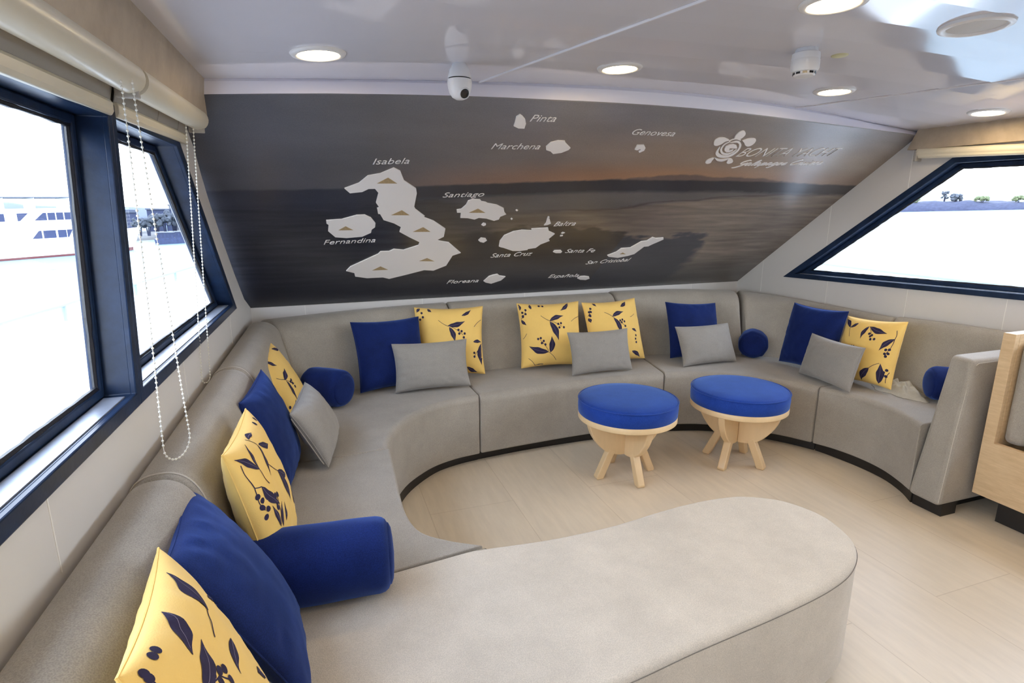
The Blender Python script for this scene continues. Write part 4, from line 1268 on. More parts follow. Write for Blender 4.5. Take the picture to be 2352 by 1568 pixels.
CUSH = [
 ('Y1', 'yellow leaf print cushion nearest the camera, leaning before the large blue cushion', (-0.192, 0.806, 0.680), 12.2, 21.6, -10.8, (0.404, 0.404), 'yellow', GY, 0.055),
 ('Y2', 'yellow leaf print cushion on the left sofa between the blue bolster and a blue cushion', (-0.197, 1.577, 0.630), -0.2, 13.2, -3.3, (0.41, 0.41), 'yellow', GY, 0.07),
 ('Y3', 'yellow leaf print cushion leaning in the left corner, behind a blue and a grey cushion', (-0.215, 2.80, 0.592), -14, 26, 5, (0.37, 0.37), 'yellow', GY, 0.065),
 ('Y4', 'yellow leaf print cushion behind the grey lumbar cushion, left part of the mural wall', (0.739, 3.304, 0.632), -101, 18.2, -0.2, (0.423, 0.423), 'yellow', GY, 0.085),
 ('Y5', 'yellow leaf print cushion at the sofa center, the left one of the touching pair', (1.405, 3.283, 0.630), -96, 18.1, 0, (0.421, 0.421), 'yellow', GY, 0.085),
 ('Y6', 'yellow leaf print cushion at the sofa center, the right one of the touching pair', (1.853, 3.247, 0.629), -85.6, 19.9, 0.9, (0.42, 0.42), 'yellow', GY, 0.08),
 ('Y7', 'yellow leaf print cushion on the right side, beside the crumpled cloth', (3.02, 2.315, 0.613), -183.6, 13.4, 5.0, (0.384, 0.384), 'yellow', GY, 0.08),
 ('B1', 'large navy cushion in the left foreground, beside the blue bolster', (-0.207, 1.190, 0.613), 11.0, 29.5, -6.4, (0.42, 0.42), 'navy', GB, 0.06),
 ('B2', 'navy cushion on the left sofa between two yellow leaf print cushions', (-0.205, 2.157, 0.604), -6.1, 17.2, 1.6, (0.385, 0.385), 'navy', GB, 0.06),
 ('B3', 'navy cushion on the mural wall sofa, leftmost there, partly behind a grey lumbar cushion', (0.362, 3.185, 0.611), -79.9, 22, -0.4, (0.404, 0.404), 'navy', GB, 0.085),
 ('B4', 'navy cushion behind a grey lumbar cushion, beside the round end of a bolster', (2.445, 3.185, 0.607), -94.1, 22.3, -3.4, (0.393, 0.393), 'navy', GB, 0.08),
 ('B5', 'navy cushion on the right side sofa, standing next to a yellow leaf print one', (2.969, 2.672, 0.622), -178.9, 12.3, 0.7, (0.403, 0.403), 'navy', GB, 0.08),
 ('G1', 'grey lumbar cushion on the left sofa, before the blue bolster in the corner', (-0.055, 2.371, 0.540), -6.6, 28.1, 0, (0.419, 0.264), 'greycotton', GG, 0.065),
 ('G2', 'grey lumbar cushion before the leftmost blue and yellow pair of the mural wall', (0.577, 3.064, 0.552), -90.7, 18.6, 0, (0.433, 0.273), 'greycotton', GG, 0.065),
 ('G3', 'grey lumbar cushion before the two touching yellow cushions at the sofa center', (1.656, 3.060, 0.547), -90.4, 19.6, 0, (0.425, 0.268), 'greycotton', GG, 0.065),
 ('G4', 'grey lumbar cushion before a blue cushion, right part of the mural wall', (2.440, 3.030, 0.540), -90.1, 26.1, 0, (0.428, 0.27), 'greycotton', GG, 0.065),
 ('G5', 'grey lumbar cushion on the right side sofa before a blue and a yellow cushion', (2.83, 2.40, 0.545), -187.4, 14, 0.1, (0.41, 0.26), 'greycotton', GG, 0.06),
]
KIND = {'Y': 'leaf_print_cushion', 'B': 'velvet_cushion', 'G': 'lumbar_cushion'}
for i, (k, lab, loc, yaw, tilt, roll, size, m, grp, T) in enumerate(CUSH):
    make_cushion(KIND[k[0]], lab, loc, yaw, tilt, roll, size, m, i * 3.1 + 0.7, T, 0.055, PR.get(k), grp, zipper={'Y1': -1, 'G1': -1}.get(k))

# bolsters
def make_bolster(label, p_end, p_start, r=0.1):
    """p_end is the end seen from the room"""
    e, s = Vector(p_end), Vector(p_start)
    ax = (s - e)
    L = ax.length
    ax.normalize()
    up = Vector((0, 0, 1))
    sd = up.cross(ax).normalized()
    u2 = ax.cross(sd)
    Mt = Matrix.Translation(e) @ Matrix((sd, u2, ax)).transposed().to_4x4()
    t = empty('bolster_cushion', label, 'cushion', (0, 0, 0), 0, 'round blue bolsters')
    t.matrix_world = Mt
    bm = bmesh.new()
    seg, nr = 56, 26
    prof = [(r * 0.80, 0.0), (r * 0.90, 0.005), (r * 0.965, 0.014), (r * 0.99, 0.023)] + [(r * (1.0 + 0.015 * math.sin(k / nr * math.pi)), lerp(0.03, L - 0.03, k / nr)) for k in range(nr + 1)] + [(r * 0.99, L - 0.023), (r * 0.965, L - 0.014), (r * 0.90, L - 0.005), (r * 0.80, L)]
    rings = []
    for rr, z in prof:
        ring = []
        for i in range(seg):
            a = 2 * math.pi * i / seg
            edge = 1 - min(1, min(z, L - z) / 0.09)
            w = 0.0030 * edge * min(1, min(z, L - z) / 0.03) * math.sin(a * 7 + 1.3) * math.sin(a * 3) + 0.004 * min(1, min(z, L - z) / 0.03) * noise.noise(Vector((math.cos(a) * 1.6, math.sin(a) * 1.6, z * 7 + e.x)))
            q = rr + w
            flat = 0.93 if math.sin(a) < -0.80 else 1.0
            ring.append(bm.verts.new((q * math.cos(a), q * math.sin(a) * flat, z)))
        rings.append(ring)
    for A, B in zip(rings, rings[1:]):
        for i in range(seg): bm.faces.new((A[i], A[(i + 1) % seg], B[(i + 1) % seg], B[i]))
    from_bm('bolster_cover', bm, M['navy'], t, angle=70)
    for z0, sg in ((0.0, -1), (L, 1)):
        bm = bmesh.new()
        add_lathe(bm, [(r * 0.815, z0 - sg * 0.002), (r * 0.80, z0 + sg * 0.003), (r * 0.66, z0 + sg * 0.009), (r * 0.4, z0 + sg * 0.012), (0, z0 + sg * 0.014)], 40)
        from_bm('end_panel', bm, M['navy'], t, angle=70)
    return t
make_bolster('navy bolster lying across the left sofa in the foreground, half behind the large blue cushion', (0.125, 1.375, 0.507), (-0.27, 1.405, 0.507), 0.098)
make_bolster('navy bolster lying in the left corner of the sofa, round end toward the stools', (0.085, 2.895, 0.509), (-0.085, 3.04, 0.509), 0.100)
make_bolster('navy bolster in the right corner of the sofa, seen end on', (2.81, 3.00, 0.507), (2.915, 3.115, 0.507), 0.097)
make_bolster('navy bolster half hidden behind the sofa armrest on the right', (3.075, 1.985, 0.507), (3.22, 1.88, 0.507), 0.092)

# crumpled cloth on the right end of the sofa
bm = bmesh.new()
N = 44
gr = []
for i in range(N + 1):
    row = []
    for j in range(N + 1):
        u, v = lerp(-1, 1, i / N), lerp(-1, 1, j / N)
        rr = math.sqrt(u * u + v * v)
        ang = math.atan2(v, u)
        lim = 1 + 0.16 * math.sin(3 * ang + 0.5) + 0.10 * math.sin(7 * ang)
        fold = abs(noise.noise(Vector((u * 2.4 + 3, v * 3.6, 0.4)))) * 0.055 + abs(noise.noise(Vector((u * 3.4 + 9, v * 5, 1.4)))) * 0.035
        h = sstep(1.0, 0.45, rr) if False else (1 - sstep(0.35, 1.0, rr))
        z = 0.004 + h * (0.026 + fold * 1.15)
        x = 3.075 + 0.10 * u * lim + 0.035 * v
        y = 2.125 + 0.145 * v * lim - 0.03 * u
        row.append((x, y, z + ZS - 0.001, rr))
    gr.append(row)
vv = {}
for i in range(N + 1):
    for j in range(N + 1):
        if gr[i][j][3] <= 1.03: vv[i, j] = bm.verts.new(gr[i][j][:3])
for i in range(N):
    for j in range(N):
        ks = [(i, j), (i + 1, j), (i + 1, j + 1), (i, j + 1)]
        if all(k in vv for k in ks): bm.faces.new([vv[k] for k in ks])
cl = from_bm('crumpled_cloth', bm, M['cloth'], angle=80)
sm_ = cl.modifiers.new('soft', 'SMOOTH'); sm_.factor = 0.5; sm_.iterations = 4
sd = cl.modifiers.new('thick', 'SOLIDIFY'); sd.thickness = 0.003; sd.offset = -1
tag(cl, 'crumpled beige cloth lying on the sofa seat beside the armrest', 'cloth')

# ------------------------------------------------------------------ things on the ceiling
LF_ = None
def make_downlight(label, x, y, first=None):
    z = ceil_z(x)
    if first is None:
        t = empty('ceiling_downlight', label, 'light', (x, y, z), 0, 'round recessed ceiling lights')
        bm = bmesh.new()
        add_lathe(bm, [(0.062, 0.004), (0.062, -0.006), (0.066, -0.009), (0.080, -0.007), (0.0845, -0.001), (0.0845, 0.006), (0.062, 0.006)], 48)
        from_bm('lamp_rim', bm, M['lampframe'], t, angle=50)
        bm = bmesh.new()
        add_lathe(bm, [(0.0625, -0.004), (0.055, -0.0065), (0.03, -0.008), (0, -0.0085)], 40)
        add_lathe(bm, [(0.0625, -0.004), (0.0625, 0.003), (0, 0.003)], 40)
        d = from_bm('lamp_diffuser', bm, M['lamp'], t, angle=60)
        d['label'] = 'glowing warm white lamp disc'
        sl = -0.044 * (x - 1.6)
        t.rotation_euler = (0, -math.atan(sl), 0)
        return t
    t = first.copy(); COL.objects.link(t)
    t.location = (x, y, z); t['label'] = label
    t.rotation_euler = (0, math.atan(0.044 * (x - 1.6)), 0)
    for c in list(first.children):
        o = c.copy(); COL.objects.link(o); o.parent = t
    return t
d0 = make_downlight('lit ceiling downlight over the left end of the mural, leftmost of its row', 0.05, 1.97)
for lab, x, y in [('lit ceiling downlight over the middle of the sofa, right of the security camera', 1.12, 2.0), ('lit ceiling downlight near the right corner, in front of the smoke detector', 2.21, 2.03),
                  ('lit ceiling downlight by the right pelmet, smallest in view', 3.148, 1.978), ('lit ceiling downlight cut by the top edge of the view', 1.314, 1.242)]:
    make_downlight(lab, x, y, d0)
for x, y in [(0.1, 0.35), (1.2, 0.35), (2.2, 0.35), (3.1, 0.35), (0.6, -0.9), (2.2, -0.9), (3.1, 1.2), (1.4, -2.2)]:  # lamps out of view, added to help light the foreground
    make_downlight('lit ceiling downlight of the rows behind the camera', x, y, d0)

sp = empty('ceiling_speaker', 'round white ceiling speaker at the upper right', 'speaker', (1.858, 1.243, ceil_z(1.858)))
sp.rotation_euler = (0, math.atan(0.044 * 0.258), 0)
bm = bmesh.new()
add_lathe(bm, [(0.070, 0.004), (0.070, -0.004), (0.073, -0.009), (0.082, -0.011), (0.091, -0.007), (0.0925, 0.0), (0.0925, 0.004), (0.07, 0.004)], 56)
from_bm('speaker_rim', bm, M['whiteplastic'], sp, angle=50)
bm = bmesh.new()
add_lathe(bm, [(0.0705, -0.004), (0.05, -0.007), (0.0, -0.009)], 48)
add_lathe(bm, [(0.0705, -0.004), (0.0705, 0.002), (0.0, 0.002)], 48)
from_bm('speaker_grille', bm, M['speaker'], sp, angle=60)

sm = empty('smoke_detector', 'white cylindrical smoke detector hanging from the ceiling', 'smoke detector', (1.60, 1.60, ceil_z(1.60)))
bm = bmesh.new()
add_lathe(bm, [(0, 0.002), (0.034, 0.002), (0.036, -0.010), (0.043, -0.014), (0.044, -0.030), (0.0435, -0.032), (0.0435, -0.034), (0.0445, -0.036), (0.0445, -0.062), (0.040, -0.071), (0.0, -0.071)], 48)
from_bm('detector_body', bm, M['whiteplastic'], sm, angle=35)
bm = bmesh.new()
add_lathe(bm, [(0, -0.0845), (0.030, -0.0845), (0.034, -0.081), (0.034, -0.071), (0.0, -0.071)], 40)
from_bm('detector_cap', bm, M['whiteplastic'], sm, angle=35)
for i in range(10):
    a = 2 * math.pi * i / 10 + 0.2
    bm = bmesh.new()
    Mz = Matrix.Rotation(a, 4, 'Z')
    add_box(bm, (0.033, -0.007, -0.0795), (0.0352, 0.007, -0.073), Mz)
    from_bm('vent_slot', bm, M['darkplastic'], sm, smooth=False)

bm = bmesh.new()
add_lathe(bm, [(0, -0.0035), (0.024, -0.0035), (0.027, -0.002), (0.028, 0.002), (0, 0.002)], 36)
pg = from_bm('ceiling_plug', bm, M['plug'], angle=50)
pg.location = (1.765, 1.617, ceil_z(1.765))
pg.rotation_euler = (0, 0.007, 0)
tag(pg, 'small yellowed round plug on the ceiling beside the smoke detector', 'plug')

cx, cy = 0.520, 2.06
cz = ceil_z(cx)
cam_t = empty('security_camera', 'white dome security camera hanging above the mural', 'camera', (cx, cy, cz))
bm = bmesh.new()
add_lathe(bm, [(0, 0.003), (0.022, 0.003), (0.026, -0.004), (0.035, -0.020), (0.0405, -0.040), (0.042, -0.048), (0.0, -0.048)], 40)
from_bm('camera_base', bm, M['whiteplastic'], cam_t, angle=50)
bm = bmesh.new()
add_lathe(bm, [(0.039, -0.047), (0.039, -0.053), (0, -0.053), (0, -0.047)], 40)
from_bm('camera_joint', bm, M['darkplastic'], cam_t, angle=50)
bm = bmesh.new()
add_lathe(bm, [(0, -0.052), (0.0425, -0.052), (0.0435, -0.060), (0.0415, -0.078), (0.0365, -0.096), (0.027, -0.110), (0.014, -0.117), (0, -0.1185)], 40)
hd = from_bm('camera_head', bm, M['whiteplastic'], cam_t, angle=50)
dirv = Vector((0.18, -0.80, -0.42)).normalized()
ctr = Vector((0.002, 0, -0.085)) + dirv * 0.0335
q = dirv.to_track_quat('Z', 'Y').to_matrix().to_4x4()
bm = bmesh.new()
add_lathe(bm, [(0.0205, -0.014), (0.0205, 0.003), (0.0185, 0.005), (0.0165, 0.005), (0.0165, -0.014)], 36, M=Matrix.Translation(ctr) @ q)
from_bm('lens_ring', bm, M['whiteplastic'], hd, angle=50)
bm = bmesh.new()
add_lathe(bm, [(0.0165, 0.002), (0.010, 0.004), (0, 0.005)], 32, M=Matrix.Translation(ctr) @ q)
from_bm('camera_lens', bm, M['darkplastic'], hd, angle=60)

# ------------------------------------------------------------------ roller blinds
def make_blind(label, fx, fz, y0, y1, rail_dx, r=0.036, chain=None, drop=0.068):
    t = empty('roller_blind', label, 'blind', (fx(y1), y1, fz(y1)), 0, 'rolled up window blinds')
    ys_ = [lerp(y0, y1, i / 6) for i in range(7)]
    sx = 1 if fx(0) < 1 else -1
    bm = bmesh.new()
    add_tube(bm, [(fx(v), v, fz(v)) for v in ys_], r, 24)
    child_of(from_bm('rolled_blind', bm, M['blind'], angle=60), t)
    # strip of blind behind, greyed for the shadow there, and its bottom rail
    bm = bmesh.new()
    A = []
    for v in ys_:
        A.append([Vector((fx(v) - sx * 0.030, v, fz(v))), Vector((fx(v) - sx * rail_dx, v, fz(v) - drop + 0.006))])
    for (a0, a1), (b0, b1) in zip(A, A[1:]):
        vs = [bm.verts.new(p) for p in (a0, b0, b1, a1)]
        bm.faces.new(vs)
    fb_ = from_bm('blind_fabric', bm, M['blindgrey'], smooth=False)
    sd_ = fb_.modifiers.new('thick', 'SOLIDIFY'); sd_.thickness = 0.002
    child_of(fb_, t)
    bm = bmesh.new()
    P_ = [(-0.010, -0.017), (0.006, -0.020), (0.012, -0.010), (0.012, 0.008), (0.006, 0.017), (-0.008, 0.016)]
    R_ = []
    for v in (y0, y1 - 0.015):
        R_.append([bm.verts.new((fx(v) - sx * rail_dx + sx * px_, v, fz(v) - drop + pz_)) for px_, pz_ in P_])
    for i in range(6): bm.faces.new((R_[0][i], R_[0][(i + 1) % 6], R_[1][(i + 1) % 6], R_[1][i]))
    bm.faces.new(R_[0]); bm.faces.new(R_[1][::-1])
    child_of(bevel(from_bm('bottom_rail', bm, M['blind'], angle=30), 0.003, 2), t)
    bm = bmesh.new()
    add_box(bm, (fx(y1) - 0.030, y1 - 0.012, fz(y1) - 0.046), (fx(y1) + 0.020, y1 + 0.004, fz(y1) + 0.005))
    child_of(bevel(from_bm('end_bracket', bm, M['blindgrey'], smooth=False), 0.003, 2), t)
    if chain:
        (tx, ty, tz), (bx_, by_, bz_), w0, w1 = chain
        pts = []
        def P(s, side):
            w = lerp(w0, w1, s ** 1.3)
            return Vector((lerp(tx, bx_, s) + side * w * 0.22, lerp(ty, by_, s) + side * w / 2, lerp(tz, bz_ + w1 * 0.5, s)))
        L = tz - bz_
        n = int(L / 0.0039)
        for i in range(n + 1): pts.append(P(i / n, -1))
        for i in range(1, 12):
            a = math.pi * i / 12
            pts.append(Vector((bx_ - 0.22 * w1 * math.cos(a), by_ - math.cos(a) * w1 / 2, bz_ + w1 * 0.5 - math.sin(a) * w1 * 0.5)))
        for i in range(n, -1, -1): pts.append(P(i / n, 1))
        bm = bmesh.new()
        # resample evenly
        acc = [pts[0]]
        for p in pts[1:]:
            if (p - acc[-1]).length >= 0.0078: acc.append(p)
        for p in acc:
            bmesh.ops.create_icosphere(bm, subdivisions=2, radius=0.0029, matrix=Matrix.Translation(p))
        add_tube(bm, pts, 0.0009, 4)
        child_of(from_bm('bead_chain', bm, M['chain'], angle=180), t)['label'] = 'long loop of white beads'
    return t
fxl = lambda y: pel_x(y) - 0.026
fzl = lambda y: pel_z(y) - 0.014
make_blind('rolled up cream blind above the nearer left window, long bead chain', fxl, fzl, REAR + 0.1, 1.62, 0.045, 0.036, ((-0.360, 1.50, 1.685), (-0.346, 1.43, 0.831), 0.03, 0.085))
make_blind('rolled up cream blind above the left window by the mural, chain behind the sofa back', fxl, fzl, 1.645, 2.36, 0.045, 0.036, ((-0.372, 2.235, 1.69), (-0.412, 2.20, 0.80), 0.035, 0.045))
make_blind('rolled up cream blind above the right window', lambda y: pelr_x(y) + 0.012, lambda y: 1.762 - 0.051 * (2.5 - max(y, 0.5)) - 0.018, 0.3, 2.44, -0.012, 0.026, None, 0.012)

# ------------------------------------------------------------------ outside: own side decks, sea, boats and shores
def sea_z(x): return -3.4 + 0.04 * x
M['sea'] = mat('harbor_water', (0.13, 0.185, 0.21), 0.5, col2=(0.02, 0.09, 0.12), vscale=0.55, stretch=(1.0, 1.0, 1), bump=0.8, bscale=1.2)
M['deckwhite'] = mat('white_gelcoat', (0.80, 0.81, 0.82), 0.35)
M['rail'] = mat('steel_rail', (0.22, 0.28, 0.33), 0.5)
M['boatglass'] = mat('blue_boat_window', (0.012, 0.022, 0.075), 0.35)
M['red'] = mat('red_boot_stripe', (0.10, 0.018, 0.02), 0.6)
M['rock'] = mat('dark_lava_rock', (0.035, 0.04, 0.075), 0.95, col2=(0.015, 0.018, 0.04), vscale=1.5)
M['tree'] = mat('dusty_foliage', (0.09, 0.10, 0.115), 0.95, col2=(0.035, 0.042, 0.058), vscale=2.0)  # paler, bluer tone carries the bloom of the bright outdoors
M['shrub'] = mat('green_foliage', (0.15, 0.17, 0.085), 0.95, col2=(0.10, 0.12, 0.06), vscale=3.0)
M['hillm'] = mat('hazy_hill', (0.085, 0.10, 0.14), 0.95, var=0.1, vscale=0.02)
M['house'] = mat('pale_house_wall', (0.16, 0.17, 0.20), 0.8)
M['houseblue'] = mat('blue_grey_house', (0.03, 0.04, 0.085), 0.8)
M['boatblue'] = mat('blue_ferry_paint', (0.028, 0.04, 0.10), 0.6, var=0.4, vscale=3)
M['land'] = mat('dry_land', (0.12, 0.115, 0.11), 0.95, var=0.2, vscale=0.3)

_b = M['sea'].node_tree.nodes['Principled BSDF']
_b.inputs['Specular IOR Level'].default_value = 0.25
_r = M['sea'].node_tree.nodes['Color Ramp']
_r.color_ramp.elements[0].position = 0.30
_r.color_ramp.elements[1].position = 0.40
bm = bmesh.new()
vs = [bm.verts.new((x, y, sea_z(x))) for x, y in ((-2500, -1500), (2500, -1500), (2500, 3500), (-2500, 3500))]
bm.faces.new(vs)
sea = from_bm('sea', bm, M['sea'], smooth=False)
tag(sea, 'bright rippled harbor water outside the windows', 'water', kind='stuff')

def bulwark(label, x0, ya, za, yb, zb, sgn):
    t = empty('side_deck', label, 'boat deck', (x0, ya, -0.3))
    bm = bmesh.new()
    A = []
    for y, z in ((-6, za + (za - zb) / (yb - ya) * (ya + 6)), (yb + 3, zb + (zb - za) / (yb - ya) * 3)):
        A.append([bm.verts.new(p) for p in ((x0, y, -1.0), (x0, y, z), (x0 + sgn * 0.14, y, z), (x0 + sgn * 0.14, y, -1.0))])
    for i in range(4): bm.faces.new((A[0][i], A[0][(i + 1) % 4], A[1][(i + 1) % 4], A[1][i]))
    bm.faces.new(A[0]); bm.faces.new(A[1][::-1])
    child_of(bevel(from_bm('bulwark', bm, M['deckwhite'], smooth=False), 0.02, 3), t)
    zz = lambda y: za + (zb - za) * (y - ya) / (yb - ya)
    bm = bmesh.new()
    add_tube(bm, [(x0 + sgn * 0.07, y, zz(y) + 0.11) for y in (-6, 0, yb + 3)], 0.019, 10)
    child_of(from_bm('handrail', bm, M['rail']), t)
    y = -5.0
    while y < yb + 3:
        bm = bmesh.new()
        add_tube(bm, [(x0 + sgn * 0.07, y, zz(y) - 0.01), (x0 + sgn * 0.07, y + 0.02, zz(y) + 0.11)], 0.014, 8)
        child_of(from_bm('stanchion', bm, M['rail']), t)
        y += 1.55
    bm = bmesh.new()
    lo, hi = sorted((x0 + 0.01 * sgn, (-0.58 if sgn < 0 else 3.85)))
    add_box(bm, (lo, -6, -0.1), (hi, yb + 3, -0.02))
    child_of(from_bm('deck', bm, M['deckwhite'], smooth=False), t)
    return t
bulwark('white side deck with a steel handrail outside the left windows', -1.5, 3.65, 0.74, 8.58, 0.60, -1)
bulwark('white side deck with a steel handrail outside the right window', 4.65, 2.5, 0.775, 3.7, 0.80, 1)

# white motor yacht moored on the left; l runs from its bow toward the stern
def outside(x, y, z=0.0): return Vector((x, y, sea_z(x) + z))
bow_, mid_ = Vector((-27.6, 110.8, 0)), Vector((-42.4, 98.9, 0))
axis = (bow_ - mid_).normalized()
lat = Vector((-axis.y, axis.x, 0))
YO = outside(-27.6, 110.8)
yt = empty('motor_yacht', 'white two deck motor yacht moored outside the left windows', 'boat', YO)
def yl(l, w, z):
    p = YO - axis * l + lat * w
    return Vector((p.x, p.y, sea_z(p.x) + z))
HL = 31.0
def half(l): return 3.0 * min(1, (l / 8.0) ** 0.6) if l > 0 else 0
bm = bmesh.new()
secs = []
for l in (0.0, 0.5, 1.4, 2.6, 4.5, 7, 11, 17, 24, HL):
    sh = 3.7 - 1.3 * min(1, l / 12)
    hb = half(l)
    rake = 1.6 * max(0, 1 - l / 4)
    secs.append([bm.verts.new(yl(l + rake * (1 - max(z, 0) / sh), w, z)) for w, z in ((0.0, -0.4), (hb * 0.75, -0.4), (hb * 0.9, 0.45), (hb, sh), (-hb, sh), (-hb * 0.9, 0.45), (-hb * 0.75, -0.4))])
for A, B in zip(secs, secs[1:]):
    for i in range(7): bm.faces.new((A[i], A[(i + 1) % 7], B[(i + 1) % 7], B[i]))
bm.faces.new(secs[-1][::-1])
bmesh.ops.remove_doubles(bm, verts=bm.verts, dist=0.001)
child_of(from_bm('hull', bm, M['deckwhite'], angle=30), yt)
bm = bmesh.new()
rb = []
for l in (0.8, 1.6, 3, 5, 8, 12, 17, 24, HL - 0.2):
    hb = half(l) * 0.9 + 0.03
    rake = 1.5 * max(0, 1 - l / 4)
    rb.append([bm.verts.new(yl(l + rake, -hb - 0.08, z)) for z in (0.02, 0.60 - 0.30 * min(1, l / 8))])
for A, B in zip(rb, rb[1:]): bm.faces.new((A[0], B[0], B[1], A[1]))
o = from_bm('boot_stripe', bm, M['red'], smooth=False)
sd = o.modifiers.new('thick', 'SOLIDIFY'); sd.thickness = 0.05
child_of(o, yt)
def ydeck(name, prof, w, m):
    bm = bmesh.new()
    add_prism(bm, prof, -w, w, lambda l, z, d: yl(l, d, z))
    return child_of(bevel(from_bm(name, bm, M[m], smooth=False), 0.08, 2), yt)
ydeck('lower_cabin', [(5.6, 2.0), (8.2, 4.7), (HL - 2, 4.7), (HL - 2, 2.0)], 2.6, 'deckwhite')
ydeck('upper_cabin', [(7.2, 4.6), (9.2, 7.0), (HL - 6, 7.0), (HL - 6, 4.6)], 2.35, 'deckwhite')
ydeck('sun_canopy', [(9.5, 8.45), (9.7, 8.6), (HL - 5, 8.75), (HL - 5, 8.6)], 2.2, 'house')
for l in (10.5, 14.5, 18.0, 22.0):
    ydeck('canopy_post', [(l, 7.0), (l, 8.6), (l + 0.06, 8.6), (l + 0.06, 7.0)], 2.1, 'deckwhite')
def ywin(prof, w):
    bm = bmesh.new()
    add_prism(bm, prof, -w - 0.03, -w + 0.05, lambda l, z, d: yl(l, d, z))
    child_of(from_bm('window', bm, M['boatglass'], smooth=False), yt)
def wrow(items, lo, hi, w):
    for a, b, kind in items:
        if kind == 'fwd': ywin([(b, lo), (lerp(b, a, 0.75), hi), (a, hi), (a, lo)], w)
        elif kind == 'aft': ywin([(b, hi), (b, lo), (lerp(a, b, 0.8), lo), (a, hi)], w)
        else: ywin([(b, lo), (b, hi), (a, hi), (a, lo)], w)
wrow([(14.5, 15.7, 'fwd'), (12.8, 14.3, ''), (11.5, 12.55, ''), (10.65, 11.4, 'aft'), (9.7, 10.2, 'fwd'), (8.4, 9.45, ''), (7.4, 8.2, ''), (19.5, 21.5, '')], 2.75, 3.85, 2.6)
wrow([(13.5, 15.0, 'fwd'), (12.45, 13.35, ''), (11.45, 12.3, ''), (10.4, 11.3, ''), (9.1, 10.2, ''), (8.3, 8.95, 'aft'), (15.6, 16.9, 'aft'), (18.3, 19.3, '')], 5.3, 6.35, 2.35)

# harbor shore on the left: hill, trees, houses, ferries
def ray_pt(px, dist):
    """ground point at a compass bearing given by the picture column, dist metres away"""
    ang = math.radians(19.15) + math.atan((px - 1176) / 1313.0)
    return dist * math.sin(ang), dist * math.cos(ang)
def blob(name, m, label, cat, px, dist, w, h, seed, group=None, base=0.0, trunk=True):
    x, y = ray_pt(px, dist)
    t = empty(name, label, cat, outside(x, y, base), 0, group)
    rr = random.Random(seed)
    bm = bmesh.new()
    for k in range(26):
        c = Vector((rr.uniform(-0.5, 0.5) * w * 0.75, rr.uniform(-0.5, 0.5) * w * 0.75, h * rr.uniform(0.42, 0.84)))
        r_ = rr.uniform(0.09, 0.17) * min(w, h * 1.4)
        st = len(bm.verts)
        res = bmesh.ops.create_icosphere(bm, subdivisions=3, radius=r_, matrix=Matrix.Translation(c))
        for v in res['verts']:
            d = (v.co - c)
            v.co = c + d * (1 + 0.7 * noise.noise(v.co * (2.2 / r_ * 0.5) + Vector((seed, 0, 0))))
    o = from_bm('foliage', bm, M[m], t, angle=180)
    bm = bmesh.new()
    for k in range(3):
        add_tube(bm, [(0.05 * w * (k - 1), 0, -0.3), (0.10 * w * (k - 1), 0.02 * w, h * 0.3), (0.2 * w * (k - 1), 0.05 * w * (k - 1), h * 0.62)], [0.035 * h, 0.028 * h, 0.012 * h], 7)
    from_bm('trunk', bm, M['rock'], t)
    return t
def mound(name, label, cat, m, pts, dist, depth, base=-0.5, nz=0.0, seed=1, kind=None):
    """pts: (picture column, height in metres)"""
    bm = bmesh.new()
    P = [Vector((px, h, 0)) for px, h in pts]
    P = catmull(P, 8)
    rows = []
    for v in P:
        x0, y0 = ray_pt(v.x, dist)
        x1, y1 = ray_pt(v.x, dist + depth)
        row = []
        for k in range(7):
            s_ = k / 6
            hh = math.sin(min(1, s_ * 2.2) * math.pi / 2)
            x, y = lerp(x0, x1, s_), lerp(y0, y1, s_)
            z = base + (v.y - base) * hh + nz * noise.noise(Vector((x * 0.35 + seed, y * 0.35, 0))) * hh
            row.append(bm.verts.new(outside(x, y, z)))
        rows.append(row)
    for A, B in zip(rows, rows[1:]):
        for i in range(6): bm.faces.new((A[i], A[i + 1], B[i + 1], B[i]))
    bot0 = [bm.verts.new(r[0].co + Vector((0, 0, -2))) for r in rows]
    for i in range(len(rows) - 1): bm.faces.new((rows[i][0], bot0[i], bot0[i + 1], rows[i + 1][0]))
    o = from_bm(name, bm, M[m], angle=180)
    return tag(o, label, cat, kind=kind)
mound('distant_hill', 'hazy low hill on the horizon behind the left harbor', 'hill', 'hillm', [(-420, 24.1), (-200, 25.6), (-60, 26.2), (20, 26.5), (60, 24.1), (110, 22.3), (185, 20.9), (240, 21.2), (280, 19.7), (340, 17.5), (400, 14.7), (470, 12.2), (560, 9.1)], 640, 200)
mound('harbor_quay', 'low stone quay of the left harbor shore', 'quay', 'land', [(200, 1.6), (300, 1.5), (420, 1.4), (560, 1.3)], 158, 60)
for k, (px, d, w, h) in enumerate([(336, 163, 3.6, 4.6), (356, 171, 4.0, 5.2), (376, 163, 3.8, 5.2), (397, 172, 4.6, 5.9), (417, 163, 4.2, 5.6), (441, 168, 4.6, 5.2), (316, 164, 3.0, 4.4)]):
    blob('shade_tree', 'tree', ['dusty tree on the left harbor shore, nearest the window mullion', 'dusty tree on the left harbor shore, second from the mullion', 'dusty tree on the left harbor shore, third from the mullion', 'dusty tree on the left harbor shore, fourth from the mullion', 'dusty tree on the left harbor shore, fifth from the mullion', 'dusty tree at the right end of the left harbor shore', 'small dusty tree just right of the window mullion'][k], 'tree', px, d, w, h, k + 2, 'trees on the left harbor shore', 1.3)
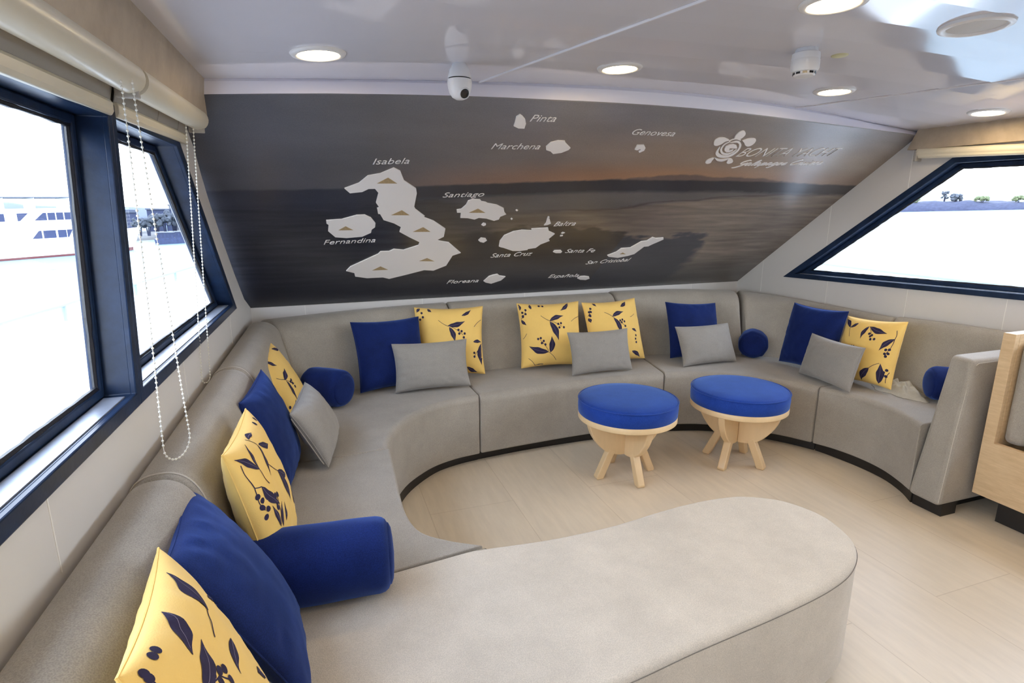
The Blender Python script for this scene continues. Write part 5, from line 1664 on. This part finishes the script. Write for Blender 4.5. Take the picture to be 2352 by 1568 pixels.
def house(px, dist, w, d, h, base, m, label, roof='hillm'):
    x, y = ray_pt(px, dist)
    ang = -math.atan2(x, y)
    t = empty('harbor_house', label, 'house', outside(x, y, base), ang, 'houses on the left harbor shore')
    bm = bmesh.new(); add_box(bm, (-w / 2, 0, -1), (w / 2, d, h))
    from_bm('house_wall', bm, M[m], t, smooth=False)
    bm = bmesh.new(); add_box(bm, (-w / 2 - 0.3, -0.3, h), (w / 2 + 0.3, d + 0.3, h + 0.35))
    from_bm('roof', bm, M[roof], t, smooth=False)
    n = max(2, int(w / 2.4))
    for fl in range(max(1, int(h / 3))):
        for i in range(n):
            cx_ = -w / 2 + (i + 0.5) * w / n
            bm = bmesh.new(); add_box(bm, (cx_ - 0.5, -0.06, 0.9 + fl * 3), (cx_ + 0.5, 0.05, 2.1 + fl * 3))
            from_bm('window', bm, M['boatglass'], t, smooth=False)
    return t
house(287, 184, 5.0, 5, 5.9, 1.4, 'house', 'pale low house on the harbor, left of the blue one')
house(302, 180, 2.2, 4, 5.4, 1.4, 'houseblue', 'narrow blue grey house between the trees on the harbor')
house(366, 194, 6.0, 5, 6.2, 1.3, 'houseblue', 'wide blue grey house behind the harbor trees')
house(404, 208, 3.4, 4, 7.6, 1.2, 'house', 'tall pale house behind the harbor trees')
house(436, 200, 6.0, 5, 6.3, 1.1, 'house', 'long pale house above the right end of the harbor trees')

def ferry(px, dist, L, label):
    x, y = ray_pt(px, dist)
    t = empty('harbor_boat', label, 'boat', outside(x, y, 0), -math.atan2(x, y), 'blue boats in the left harbor')
    bm = bmesh.new()
    add_prism(bm, [(-L / 2, -0.4), (L / 2, -0.4), (L / 2 + 0.3, 1.0), (-L / 2 - 0.2, 1.0)], -1.5, 1.5, lambda a, z, d: Vector((a, d, z)))
    from_bm('hull', bm, M['boatblue'], t, smooth=False)
    bm = bmesh.new(); add_box(bm, (-L * 0.42, -1.2, 1.0), (L * 0.40, 1.2, 2.2))
    from_bm('cabin', bm, M['boatblue'], t, smooth=False)
    bm = bmesh.new(); add_box(bm, (-L * 0.46, -1.4, 2.2), (L * 0.44, 1.4, 2.35))
    from_bm('roof', bm, M['house'], t, smooth=False)
    for i in range(5):
        cx_ = -L * 0.36 + i * L * 0.17
        bm = bmesh.new(); add_box(bm, (cx_, -1.24, 1.35), (cx_ + L * 0.11, -1.15, 1.95))
        from_bm('window', bm, M['boatglass'], t, smooth=False)
    bm = bmesh.new(); add_tube(bm, [(L * 0.1, 0, 2.3), (L * 0.1, 0, 3.6)], 0.05, 6)
    from_bm('mast', bm, M['rail'], t)
ferry(374, 132, 3.6, 'blue passenger boat in the harbor, the left one of two')
ferry(413, 132, 3.2, 'blue passenger boat in the harbor, the right one of two')

# right shore: lava breakwater with shrubs
mound('lava_breakwater', 'dark lava rock breakwater across the water on the right', 'breakwater', 'rock', [(1900, 1.9), (2030, 1.9), (2110, 2.0), (2200, 1.9), (2280, 1.5), (2352, 1.4), (2500, 1.2), (2650, 1.2)], 158, 12, -0.6, 0.5, 5)
for k, (px, d, w, h, m, lab) in enumerate([(2096, 164, 1.9, 1.9, 'shrub', 'green shrub at the left end of the rock breakwater'), (2164, 166, 1.5, 3.3, 'tree', 'tall thin tree on the breakwater'), (2188, 165, 2.4, 2.4, 'tree', 'bushy dark tree right of the tall thin tree'),
                                        (2252, 164, 2.9, 1.7, 'shrub', 'wide yellowish shrub on the breakwater'), (2334, 164, 2.2, 1.5, 'shrub', 'green shrub near the right edge of the breakwater')]):
    blob('shore_shrub', m, lab, 'shrub', px, d, w, h, 20 + k, 'shrubs on the right shore', 1.3)
